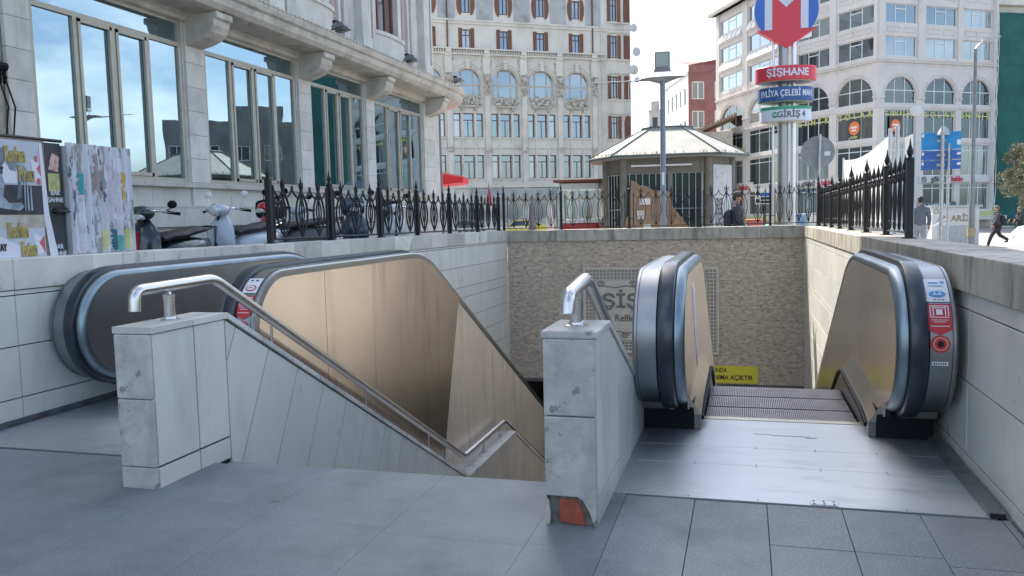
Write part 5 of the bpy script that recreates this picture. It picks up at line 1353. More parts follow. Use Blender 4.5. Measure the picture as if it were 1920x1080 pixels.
# ================================================================ KIOSK
kr = M('kiosk_roof', (.36, .355, .325), (.30, .295, .27), ns=3, rough=.7, dirt=(.36, .34, .29), ds=4, dstretch=(1, 1, .5), dlo=.55, dhi=.8)
kw = M('kiosk_column', (.17, .155, .13), (.22, .215, .19), ns=3, rough=.8, dirt=(.16, .13, .10), ds=3)
K = thing('kiosk', 'shuttered octagonal street kiosk with pale hipped roof and cardboard behind its barred windows', 'kiosk', (-2.1, 23.4, 0))
frame(-2.08, 23.45, 0, 8)
oct_ = lambda s, w=2.0, d=2.0: [(x*s, y*s) for x, y in ((-1.50, -1.80), (1.22, -1.85), (2.08, -.75), (2.08, .75), (1.22, 1.85), (-1.22, 1.85), (-2.08, .75), (-2.08, -.75))]
ez = [2.86]*8
E_ = oct_(1); C_ = [(x*.32, y*.30) for x, y in E_]
mb = MB()
for i in range(8):
    a, b = E_[i], E_[(i+1) % 8]; c, d = C_[(i+1) % 8], C_[i]
    mb.face([(a[0], a[1], 2.90), (b[0], b[1], 2.90), (c[0], c[1], 3.66), (d[0], d[1], 3.66)])
mb.prism(C_, 'z', 3.64, 3.70); mb.prism(E_, 'z', 2.82, 2.90); mb.build('roof', kr, K)
mb = MB()
for i in range(8):
    a, d = E_[i], C_[i]; mb.tube([(a[0], a[1], 2.91), (d[0], d[1], 3.67)], .018, 5)
    a, b = E_[i], E_[(i+1) % 8]; mb.tube([(a[0]*1.005, a[1]*1.005, 2.87), (b[0]*1.005, b[1]*1.005, 2.87)], .035, 6)
mb.tube([(x*1.02, y*1.02, 3.71) for x, y in C_+C_[:1]], .02, 5); mb.build('roof_edge', M('edge_green_grey', (.10, .13, .12), rough=.6), K)
mb = MB(); 
for i in (6, 7, 2, 1):
    a, d = E_[i], C_[i]; b, c = E_[(i+1) % 8], C_[(i+1) % 8]
    for t in range(1, 26):
        f = t/26; q = (a[0]+(d[0]-a[0])*f, a[1]+(d[1]-a[1])*f); mb.ball((q[0], q[1], 2.92+.76*f), (.025, .025, .02), 5, 3)
mb.build('ridge_caps', kr, K)
Wp = oct_(.80)
for i in range(8):
    x, y = Wp[i]; mb = MB(); mb.lathe([(.10, -.2), (.10, 2.82)], x, y, 10); mb.build('column', kw, K, smooth=True)
mb = MB()
for i in range(8):
    a, b = Wp[i], Wp[(i+1) % 8]; a2 = (a[0]*.96, a[1]*.96); b2 = (b[0]*.96, b[1]*.96)
    for (z0, z1) in ((-.2, .75), (2.42, 2.82)) if i not in (1, 2, 3, 4) else ((-.2, 2.82),):
        mb.add([(a[0], a[1], z0), (b[0], b[1], z0), (b2[0], b2[1], z0), (a2[0], a2[1], z0), (a[0], a[1], z1), (b[0], b[1], z1), (b2[0], b2[1], z1), (a2[0], a2[1], z1)], [(0, 3, 2, 1), (4, 5, 6, 7), (0, 1, 5, 4), (1, 2, 6, 5), (2, 3, 7, 6), (3, 0, 4, 7)])
mb.box(-.06, -1.50, .7, .06, -1.40, 2.5); mb.box(.78, -1.50, -.2, .86, -1.38, 2.82); mb.box(.90, -1.52, -.2, .98, -1.38, 2.82)
mb.build('wall', kw, K)
mb = MB(); mb.prism(oct_(.70), 'z', -.2, .1); mb.prism(oct_(.5), 'z', .1, 2.4); mb.build('dark_interior', M('kiosk_dark', (.03, .033, .035), rough=.9), K)
mb = MB()
for i in (0, 7, 6):
    a, b = [(p[0]*.95, p[1]*.95) for p in (Wp[i], Wp[(i+1) % 8])]; mb.face([(a[0], a[1], .75), (b[0], b[1], .75), (b[0], b[1], 2.42), (a[0], a[1], 2.42)])
mb.build('glazing', glass_mat('kiosk_glass', (.4, .5, .5), .0, .1, trans=False, inside=(.018, .03, .032)), K)
mb = MB()
for i in (0, 7, 6):
    a, b = Wp[i], Wp[(i+1) % 8]; n_ = 13 if i == 0 else 6
    for t in range(1, n_):
        f = t/n_; x, y = (a[0]+(b[0]-a[0])*f)*1.01, (a[1]+(b[1]-a[1])*f)*1.01; mb.tube([(x, y, .3), (x, y, 2.42)], .011, 5)
    for z in (2.42, 1.5, .75): mb.tube([(a[0]*1.01, a[1]*1.01, z), (b[0]*1.01, b[1]*1.01, z)], .014, 5)
mb.build('window_bars', galv, K)
mb = MB(); mb.box(-1.0, -1.66, 2.60, .55, -1.60, 2.64); mb.build('light_strip', whitem, K)
a, b = Wp[1], Wp[2]; mb = MB(); ux, uy = (b[0]-a[0]), (b[1]-a[1]); L_ = math.hypot(ux, uy); nx, ny = uy/L_, -ux/L_
P_ = lambda t, o_, z: (a[0]+ux*t+nx*o_, a[1]+uy*t+ny*o_, z)
mb.add([P_(.12, .04, .0), P_(.92, .04, .0), P_(.92, .06, .0), P_(.12, .06, .0), P_(.12, .04, 2.62), P_(.92, .04, 2.62), P_(.92, .06, 2.62), P_(.12, .06, 2.62)], [(0, 3, 2, 1), (4, 5, 6, 7), (0, 1, 5, 4), (1, 2, 6, 5), (2, 3, 7, 6), (3, 0, 4, 7)])
mb.build('boarded_panel', M('boarded_white', (.62, .63, .62), (.50, .51, .50), ns=5, rough=.8, dirt=(.22, .22, .22), ds=7, dstretch=(1, 1, 2.2), dlo=.60, dhi=.64), K)
mb = MB()
for (t0, t1, z0, z1) in ((.2, .52, .95, 1.75), ):
    mb.add([P_(t0, .062, z0), P_(t1, .062, z0), P_(t1, .066, z0), P_(t0, .066, z0), P_(t0, .062, z1), P_(t1, .062, z1), P_(t1, .066, z1), P_(t0, .066, z1)], [(0, 3, 2, 1), (4, 5, 6, 7), (0, 1, 5, 4), (1, 2, 6, 5), (2, 3, 7, 6), (3, 0, 4, 7)])
mb.build('pasted_bill', M('bill_dark', (.08, .08, .085), (.35, .35, .36), ns=14, rough=.8, lo=.45, hi=.55), K)
mb = MB(); random.seed(3)
for k in range(60):
    i = random.choice((0, 1, 7)); a, b = E_[i], E_[(i+1) % 8]; f = random.random()
    x, y = a[0]+(b[0]-a[0])*f, a[1]+(b[1]-a[1])*f; big = 3.2 if (f < .12 and i == 7) or (i == 1 and f > .7) else 1
    for q in range(3): mb.tube([(x*.98, y*.98, 2.90), (x*.98+random.uniform(-.04, .04), y*.98, 2.92+random.uniform(.03, .07)*big)], [.006, .002], 3)
_w = mb.build('roof_weeds', M('dry_weeds', (.30, .26, .10), (.18, .20, .07), ns=9, rough=.9), K); _w['kind'] = 'stuff'
card = M('cardboard', (.33, .22, .145), (.27, .18, .12), ns=3, rough=.85, bump=.003, bs=12)
r = thing('cardboard_sheets', 'large torn brown cardboard sheets leaning against the barred kiosk window', 'cardboard', tuple(FRAME[0] @ Vector((-.4, -1.6, 0))))
mb = MB(); mb.prism([(-1.20, -.2), (-1.24, 1.0), (-1.06, 1.45), (-1.0, 2.26), (-.93, 2.24), (-.78, 2.12), (-.62, 2.10), (-.45, 1.99), (-.25, 1.97), (-.10, 1.96), (-.02, 1.94), (.02, 1.5), (-.02, -.2)], 'y', -1.62, -1.60); mb.build('sheet', card, r)
mb = MB(); mb.prism([(.02, -.2), (.02, 1.52), (.60, .75), (.72, -.2)], 'y', -1.65, -1.63); mb.prism([(.02, 1.48), (.04, 1.58), (.72, .66), (.66, .62)], 'y', -1.67, -1.61); mb.build('sheet', card, r, label='triangular cardboard flap')
mb = MB(); mb.box(-.80, -1.634, 1.62, -.52, -1.622, 1.78); mb.box(-.86, -1.634, 1.25, -.68, -1.622, 1.47); mb.prism([(-.72, .8), (-.70, 1.1), (-.52, 1.12), (-.46, .85)], 'y', -1.634, -1.622); mb.build('white_label', whitem, r)
noframe()

# ================================================================ BOOTH, AWNING, SMALL THINGS BEHIND THE FENCE
r = thing('street_booth', 'small round cornered white and red street booth with a brown roof', 'booth', (-4.5, 23.8, 0))
mb = MB(); mb.prism([(-5.10, 23.3), (-4.05, 23.55), (-4.0, 24.5), (-5.1, 24.5)], 'z', -.3, 1.16); mb.build('base', M('booth_red', (.45, .03, .03), rough=.5), r, bevel=.06)
mb = MB(); 
for (x, y) in ((-5.06, 23.36), (-4.62, 23.44), (-4.08, 23.6), (-4.05, 24.4), (-5.05, 24.4)): mb.box(x-.05, y-.05, 1.16, x+.05, y+.05, 2.22)
mb.prism([(-5.12, 23.28), (-4.02, 23.53), (-3.98, 24.52), (-5.12, 24.52)], 'z', 2.12, 2.30); mb.prism([(-5.1, 23.3), (-4.05, 23.55), (-4.0, 24.5), (-5.1, 24.5)], 'z', 1.16, 1.27)
mb.build('frame', whitem, r, bevel=.01)
mb = MB(); mb.face([(-5.06, 23.35, 1.2), (-4.08, 23.58, 1.2), (-4.08, 23.58, 2.12), (-5.06, 23.35, 2.12)]); mb.build('glazing', glass_mat('booth_glass', (.8, .85, .85), .08, .02), r)
mb = MB(); mb.prism([(-5.25, 23.1), (-3.85, 23.4), (-3.85, 24.7), (-5.25, 24.7)], 'z', 2.32, 2.40); mb.build('roof', M('booth_roof', (.22, .09, .06), (.16, .06, .045), ns=5, rough=.8), r, bevel=.02)
mb = MB(); mb.prism([(-4.5, 1.1), (-4.3, 1.1), (-4.38, 1.75)], 'y', 23.9, 24.0); mb.build('goods', card, r)
r = thing('awning', 'bright red fabric awning beyond the corner building', 'awning', (-8.6, 30, 2.4))
frame(-12.55, 26.6, 0, 14)
mb = MB(); mb.prism([(-.3, 3.50), (.5, 3.42), (3.25, 2.82), (3.25, 2.62), (1.2, 2.44), (-.3, 2.47)], 'y', 0, 2.2); mb.build('canopy', M('awning_red', (.75, .03, .04), (.65, .03, .04), ns=3, rough=.7), r)
mb = MB(); mb.prism([(.5, 3.435), (3.23, 2.835), (3.23, 2.79), (.5, 3.33)], 'y', -.012, -.001); mb.build('valance_light', M('awning_pale', (.75, .25, .26), rough=.7), r)
mb = MB(); 
for x in (.1, 2.3): mb.tube([(x, .1, -.2), (x, .1, 2.4)], .03, 6)
mb.build('pole', galv, r)
noframe()
r = thing('terrace_railing', 'pale low terrace railing behind the iron fence near the corner building', 'railing', (-8.3, 26, 0))
mb = MB()
for k in range(14): mb.box(-9.6+.2*k, 26.4+.06*k, .0, -9.57+.2*k, 26.43+.06*k, 1.02)
mb.tube([(-9.7, 26.4, 1.02), (-6.9, 27.2, 1.02)], .03, 6); mb.tube([(-9.7, 26.4, .75), (-6.9, 27.2, .75)], .02, 6); mb.build('rails', whitem, r)
r = thing('flag', 'small folded red flag on a thin pole in front of the ornate building', 'flag', (-7.6, 24.6, 0))
x, y = -7.72, 24.9
mb = MB(); mb.tube([(x, y, -.2), (x, y, 2.5)], .012, 6); mb.build('pole', galv, r)
mb = MB(); mb.prism([(x, 2.45), (x+.09, 2.0), (x+.08, 1.75), (x-.05, 1.62), (x-.08, 1.8), (x-.01, 2.2)], 'y', y-.02, y+.01); mb.build('cloth', ptred, r)
for k, (px, yy, h, w) in enumerate(((-6.35, 25, 2.05, .13), (-5.85, 25.2, 1.95, .12))):
    r = thing('closed_parasol', ['taller folded grey parasol left of the street booth', 'shorter folded pale parasol next to the street booth'][k], 'parasol', (px, yy, 0), 'folded parasols by the booth')
    mb = MB(); mb.lathe([(.02, -.2), (.02, .9)], px, yy, 6); mb.build('pole', galv, r)
    mb = MB(); mb.lathe([(w*.5, .9), (w, 1.0), (w*.95, 1.3), (w*.6, h-.3), (.02, h)], px, yy, 9); mb.build('folded_canopy', grey_metal if k == 0 else whitem, r, smooth=True)

# ================================================================ LAMPS, SIGNS
r = thing('street_lamp', 'slim pole with a flat cross arm and square floodlight, before the kiosk', 'street lamp', (-1.768, 18.95, 0))
x, y = -1.768, 18.95; pole_bl = M('pole_blue_grey', (.17, .22, .28), (.20, .25, .30), ns=6, rough=.5)
mb = MB(); mb.lathe([(.07, -.1), (.07, 1.0), (.062, 1.02), (.058, 4.3)], x, y, 14); mb.build('pole', pole_bl, r, smooth=True)
mb = MB(); mb.box(x-.02, y-.068, 2.02, x+.03, y-.058, 2.30); mb.build('pole_sticker', white_paint, r)
mb = MB(); mb.tube([(x-1.6, y, 4.37), (x-.3, y, 4.35), (x, y, 4.28), (x+.3, y, 4.36), (x+.45, y, 4.38)], [.006, .02, .05, .02, .008], 8); mb.lathe([(.05, 4.28), (.22, 4.33), (.52, 4.38), (.50, 4.395), (.1, 4.40)], x, y, 20, 1, .35); mb.build('cross_arm', galv, r, smooth=True)
mb = MB(); mb.box(x-.165, y-.05, 4.55, x+.165, y+.10, 4.95); mb.prism([(x-.19, 4.52), (x+.19, 4.52), (x+.165, 4.60), (x-.165, 4.60)], 'y', y-.07, y+.10); h = mb.build('lamp_head', grey_metal, r, bevel=.01)
mb = MB(); mb.box(x-.14, y-.056, 4.62, x+.14, y-.051, 4.92); mb.build('lens', M('lamp_lens', (.34, .38, .36), rough=.3), h)
mb = MB(); 
for s in (-1, 1): mb.tube([(x+s*.17, y, 4.38), (x+s*.17, y, 4.6)], .008, 5)
mb.build('bracket', galv, r)

T = thing('metro_sign', 'tall metro totem with a red arrow on a blue disc above three name rings', 'sign', (.87, 19.8, 0))
cx, cy = .865, 19.78; mred = M('metro_red', (.62, .035, .06), rough=.35); mblue = M('metro_blue', (.03, .13, .50), rough=.35); nblue = M('ring_blue', (.025, .085, .26), rough=.35); mwhite = M('metro_white', (.62, .66, .76), rough=.4); mgreen = M('metro_green', (.03, .30, .17), rough=.4); under = M('ring_underside', (.55, .52, .44), rough=.6)
mb = MB(); mb.lathe([(.115, -.2), (.115, 5.4)], cx-.05, cy, 18); mb.build('pole', M('totem_steel', (.34, .34, .33), rough=.35, metal=.8), T, smooth=True)
mb = MB(); mb.lathe([(.055, -.2), (.055, 5.4)], cx+.17, cy-.02, 12); mb.lathe([(.03, -.2), (.03, 5.4)], cx-.26, cy-.02, 10); mb.build('side_tube', M('totem_tube', (.75, .76, .78), rough=.25, metal=.5), T, smooth=True)
frame(cx, cy, 0, 4)
zc_ = 5.83; n_ = 48
mb = MB(); mb.prism([(.69*math.cos(2*math.pi*i/n_), zc_+.69*math.sin(2*math.pi*i/n_)) for i in range(n_)], 'y', -.10, .10); mb.build('disc', M('disc_rim', (.55, .56, .58), rough=.4, metal=.4), T)
mb = MB(); mb.prism([(.675*math.cos(2*math.pi*i/n_), zc_+.675*math.sin(2*math.pi*i/n_)) for i in range(n_)], 'y', -.112, -.10); mb.build('blue_face', mblue, T)
mb = MB()
mb.prism([(-.46, zc_-.42), (-.30, zc_-.42), (-.30, zc_+.34), (0, zc_+.05), (.30, zc_+.34), (.30, zc_-.42), (.46, zc_-.42), (.46, zc_+.49), (.25, zc_+.49), (0, zc_+.27), (-.25, zc_+.49), (-.46, zc_+.49)], 'y', -.124, -.112); mb.build('white_letter', mwhite, T)
mb = MB(); mb.prism([(-.298, zc_-.425), (-.62, zc_-.425), (0, zc_-.83), (.62, zc_-.425), (.298, zc_-.425), (.298, zc_+.335), (0, zc_+.045), (-.298, zc_+.335)], 'y', -.13, .09); mb.build('red_arrow', mred, T)
mb = MB(); mb.prism([(-.25, zc_+.50), (0, zc_+.275), (.25, zc_+.50)], 'y', -.120, -.112); mb.build('white_notch', mwhite, T)
def ring(nm, z0, z1, a, b, mat, label=None):
    mb = MB(); n_ = 64; prof = [(1-.02, z0), (1, z0+.01), (1, z1-.01), (1-.02, z1)]
    mb.lathe([(a*p, z) for p, z in prof], 0, 0, n_, 1, b/a); o = mb.build(nm, mat, T, smooth=True, label=label)
    mb = MB(); mb.lathe([(a*.93, z0-.012), (a*.93, z0-.001)], 0, 0, n_, 1, b/a); mb.build('underside', under, o); return o
def curvetext(s, size, z, a, b, mat, par, bold=.003, x0=0, sx=1):
    def fn(u, v, c):
        th = (u+x0)/a; th = max(-1.45, min(1.45, th)); return ((a+c)*math.sin(th), -(b+.006+c)*math.cos(th), z+v)
    return text('lettering', s, size, fn, mat, par, bold=bold, extrude=.004, sx=sx)
o = ring('red_ring', 4.27, 4.58, .655, .45, mred); curvetext('ŞİŞHANE', .22, 4.425, .655, .45, mwhite, o, bold=.006)
o = ring('blue_ring', 3.83, 4.13, .60, .42, nblue); curvetext('EVLİYA ÇELEBİ MAH.', .19, 3.985, .60, .42, mwhite, o, bold=.003, sx=.74)
o = ring('white_ring', 3.40, 3.70, .55, .38, mwhite, 'white ring with a green top band'); curvetext('GİRİŞ 4', .18, 3.53, .55, .38, M('letters_dark_grey', (.08, .09, .10), rough=.5), o, x0=.10, bold=.003)
mb = MB(); mb.lathe([(.557, 3.645), (.557, 3.712)], 0, 0, 64, 1, .385/.557); mb.build('green_band', mgreen, o)
mb = MB(); th = -.50; px_, py_ = .552*math.sin(th), -.385*math.cos(th)
ang = math.atan2(math.sin(th)*.385, .552*math.cos(th))
fnb = lambda u, v, c: (px_+u*math.cos(ang)-(-c)*math.sin(ang)*-1, py_-c*1.0+u*math.sin(ang)*-1*-1 if False else py_-c+u*math.sin(th)*.6, 3.53+v)
mb.add([fnb(.065*math.cos(2*math.pi*i/20), .065*math.sin(2*math.pi*i/20), .006) for i in range(20)]+[fnb(.065*math.cos(2*math.pi*i/20), .065*math.sin(2*math.pi*i/20), .014) for i in range(20)], [tuple(range(20, 40))]+[(i, (i+1) % 20, (i+1) % 20+20, i+20) for i in range(20)]); mb.build('green_roundel', mgreen, o)
T.scale = (.93, .93, .93); T.location = (.81, 18.38, .055)
text('lettering', 'M2', .075, lambda u, v, c: fnb(u, v, .018+c), mwhite, o, extrude=.001, bold=.002)
noframe()

r = thing('round_road_sign', 'back of a round grey road sign on a galvanised pole left of the banner fence', 'road sign', (1.58, 19.7, 0))
mb = MB(); mb.tube([(1.53, 19.7, -.2), (1.60, 19.78, 3.05)], .035, 10); mb.build('pole', galv, r, smooth=True)
mb = MB(); n_ = 32; mb.prism([(1.56+.36*math.cos(2*math.pi*i/n_), 2.66+.36*math.sin(2*math.pi*i/n_)) for i in range(n_)], 'y', 19.83, 19.845); p = mb.build('plate', M('sign_back', (.22, .235, .245), (.28, .29, .30), ns=6, rough=.55, metal=.2, dirt=(.42, .43, .44), ds=9, dlo=.66, dhi=.69), r)
mb = MB(); mb.box(1.70, 19.822, 2.58, 1.82, 19.829, 2.67); mb.build('sticker', whitem, p)
r = thing('blue_street_signs', 'stack of bright blue direction plates seen from behind on one pole', 'sign', (4.67, 22.2, 0))
bl1 = M('plate_blue', (.015, .24, .55), rough=.4); bl2 = M('plate_deep_blue', (.03, .12, .40), rough=.4)
mb = MB(); mb.lathe([(.045, -.2), (.045, 3.3)], 4.57, 22.2, 12); mb.lathe([(.05, 3.3), (.16, 3.12), (.16, 3.10)], 4.61, 22.3, 8); mb.tube([(4.72, 22.25, 0), (4.72, 22.25, 2.9)], .03, 8); mb.build('pole', galv, r, smooth=True)
frame(4.56, 22.3, 0, -12)
for k, (z0, z1, mt) in enumerate(((2.76, 3.18, bl1), (2.52, 2.74, bl2), (2.28, 2.50, bl2))):
    mb = MB(); mb.box(-.43, .0, z0, .43, .02, z1); mb.box(-.36, -.012, z0+.06, .36, -.001, z0+.075); mb.box(-.36, -.012, z1-.075, .36, -.001, z1-.06); p = mb.build('plate', mt, r, bevel=.003)
    mb = MB(); mb.box(.34, -.004, z0+.10, .42, -.0005, z0+.22 if k == 0 else z0+.16); mb.box(-.42, -.004, z1-.10, -.37, -.0005, z1-.03); mb.build('sticker', white_paint, p)
    mb = MB(); mb.box(-.09, -.03, (z0+z1)/2-.03, .09, -.013, (z0+z1)/2+.03); mb.build('clamp', galv, p)
noframe()
r = thing('street_lamp', 'tall thin grey street lamp with a flat lamp head, right of the blue direction plates', 'street lamp', (5.85, 24.8, 0))
mb = MB(); mb.lathe([(.10, -.2), (.085, 1.4), (.06, 1.5), (.045, 5.5)], 5.85, 24.8, 12); mb.build('pole', grey_metal, r, smooth=True)
mb = MB(); mb.lathe([(.11, .55), (.115, .6), (.11, .80)], 5.85, 24.8, 12); mb.build('warning_wrap', M('wrap_ochre', (.30, .25, .14), (.3, .28, .22), ns=9, rough=.8), r)
mb = MB(); mb.tube([(5.85, 24.8, 5.5), (5.95, 24.8, 5.62), (6.15, 24.8, 5.70)], .03, 8); mb.prism([(6.0, 5.66), (6.42, 5.76), (6.42, 5.79), (6.0, 5.74)], 'y', 24.72, 24.88); mb.build('lamp_head', galv, r)
r = thing('prohibition_sign_board', 'small white notice board with blue and black rows behind the far fence', 'notice board', (.45, 19.9, 0))
mb = MB(); mb.lathe([(.02, -.1), (.02, 1.9)], .42, 20.0, 8); mb.build('pole', iron, r)
mb = MB(); mb.box(.22, 19.95, 1.54, .62, 19.97, 1.90); p = mb.build('board', whitem, r)
mb = MB(); mb.box(.34, 19.942, 1.72, .61, 19.949, 1.80); mb.build('blue_strip', bl2, p)
mb = MB(); mb.box(.34, 19.942, 1.64, .61, 19.949, 1.70); mb.box(.34, 19.942, 1.56, .61, 19.949, 1.62); mb.lathe([(.0, 1.56), (.03, 1.57), (.045, 1.62), (.03, 1.66)], .28, 19.945, 8, 1, .1); mb.lathe([(.0, 1.73), (.03, 1.74), (.045, 1.79), (.03, 1.83)], .28, 19.945, 8, 1, .1); mb.build('black_mark', ink, p)

# banner behind the right fence
r = thing('white_banner', 'white cloth banner stretched behind the black fence on the right coping', 'banner', (1.62, 10, 1.1))
mb = MB(); n_ = 40; m_ = 10; vs = []
cl = M('banner_cloth', (.74, .75, .77), (.68, .69, .71), ns=3, rough=.8)
for i in range(n_+1):
    t = i/n_; y = 10.45+4.8*t; top = 2.25-.10*math.sin(math.pi*t)-.03*t
    for j in range(m_+1):
        f = j/m_; z = 1.15+(top-1.15)*f; vs.append((1.62+.006*math.sin(f*16+t*3)+.004*math.sin(t*22), y, z))
mb.add(vs, [(i*(m_+1)+j, (i+1)*(m_+1)+j, (i+1)*(m_+1)+j+1, i*(m_+1)+j+1) for i in range(n_) for j in range(m_)]); mb.build('cloth', cl, r, smooth=True)
mb = MB(); mb.lathe([(.022, 1.10), (.022, 2.30)], 1.60, 10.42, 8); mb.build('pole', whitem, r); mb = MB(); mb.lathe([(.018, 1.10), (.018, 2.26)], 1.62, 15.3, 8); mb.build('pole', whitem, r)
r = thing('display_board', 'pale grey board and white tube standing behind the near end of the banner fence', 'board', (1.75, 8.9, 1.1))
mb = MB(); mb.box(1.60, 9.05, 1.1, 1.62, 9.50, 2.12); mb.build('sheet', M('panel_grey', (.40, .42, .45), rough=.6), r)
mb = MB(); mb.lathe([(.022, 1.1), (.022, 2.28)], 1.60, 9.95, 10); mb.build('tube', whitem, r, smooth=True)
r = thing('satellite_dish', 'round white satellite dish on a bracket above the banner', 'satellite dish', (3.2, 20, 3.2))
mb = MB(); n_ = 16; vs = []
for i in range(5):
    rr = .115*i/4
    for j in range(n_): a = 2*math.pi*j/n_; vs.append((3.56+rr*math.cos(a), 19.9+1.2*rr*rr-.2*rr*math.cos(a), 3.47+rr*math.sin(a)))
mb.add(vs, [(i*n_+j, i*n_+(j+1) % n_, (i+1)*n_+(j+1) % n_, (i+1)*n_+j) for i in range(4) for j in range(n_)]); mb.build('dish', whitem, r, smooth=True)
mb = MB(); mb.tube([(3.40, 20.0, -.2), (3.40, 20.0, 3.40), (3.56, 19.95, 3.47)], .018, 6); mb.build('bracket', galv, r)
r = thing('repair_kiosk', 'low white kiosk with brown letters in front of the office block', 'kiosk', (9.2, 41, 0))
frame(8.0, 40.6, -.42, 10)
mb = MB(); mb.box(0, 0, -.2, 2.0, 1.6, 1.75); mb.build('body', M('kiosk_white', (.60, .61, .60), (.52, .53, .52), ns=3, rough=.7), r, bevel=.02)
mb = MB(); mb.box(.25, -.02, .1, 1.75, -.002, .95); mb.box(-.08, -.12, 1.75, 2.08, 1.7, 1.84); mb.build('shutter', galv, r)
text('lettering', 'AK ARİZE', .36, facing_minus_y(1.02, -.012, 1.25), M('letters_brown', (.30, .24, .16), rough=.7), r, bold=.012)
mb = MB(); mb.tube([(.17+.09*math.cos(2*math.pi*t/12), -.012, 1.58+.09*math.sin(2*math.pi*t/12)) for t in range(13)], .016, 5); mb.tube([(.14+.01*k+.12*math.sin(k*1.3), -.01, .06+.05*math.cos(k*2)) for k in range(24)], .012, 4); mb.build('graffiti', M('graffiti_rust', (.35, .22, .18), rough=.8), r)
noframe()
r = thing('glass_sheet_stack', 'pale leaning sheets beside the repair kiosk', 'panels', (7, 38, 0))
mb = MB(); mb.prism([(5.6, -.6), (5.7, .62), (7.4, .72), (7.1, -.6)], 'y', 37.8, 37.85); mb.build('sheet', M('sheet_aqua', (.42, .52, .52), (.52, .58, .57), ns=2, rough=.4), r)
mb = MB(); mb.tube([(6.9, 37.7, .2), (8.0, 37.7, .9)], .03, 6); mb.build('prop', whitem, r)
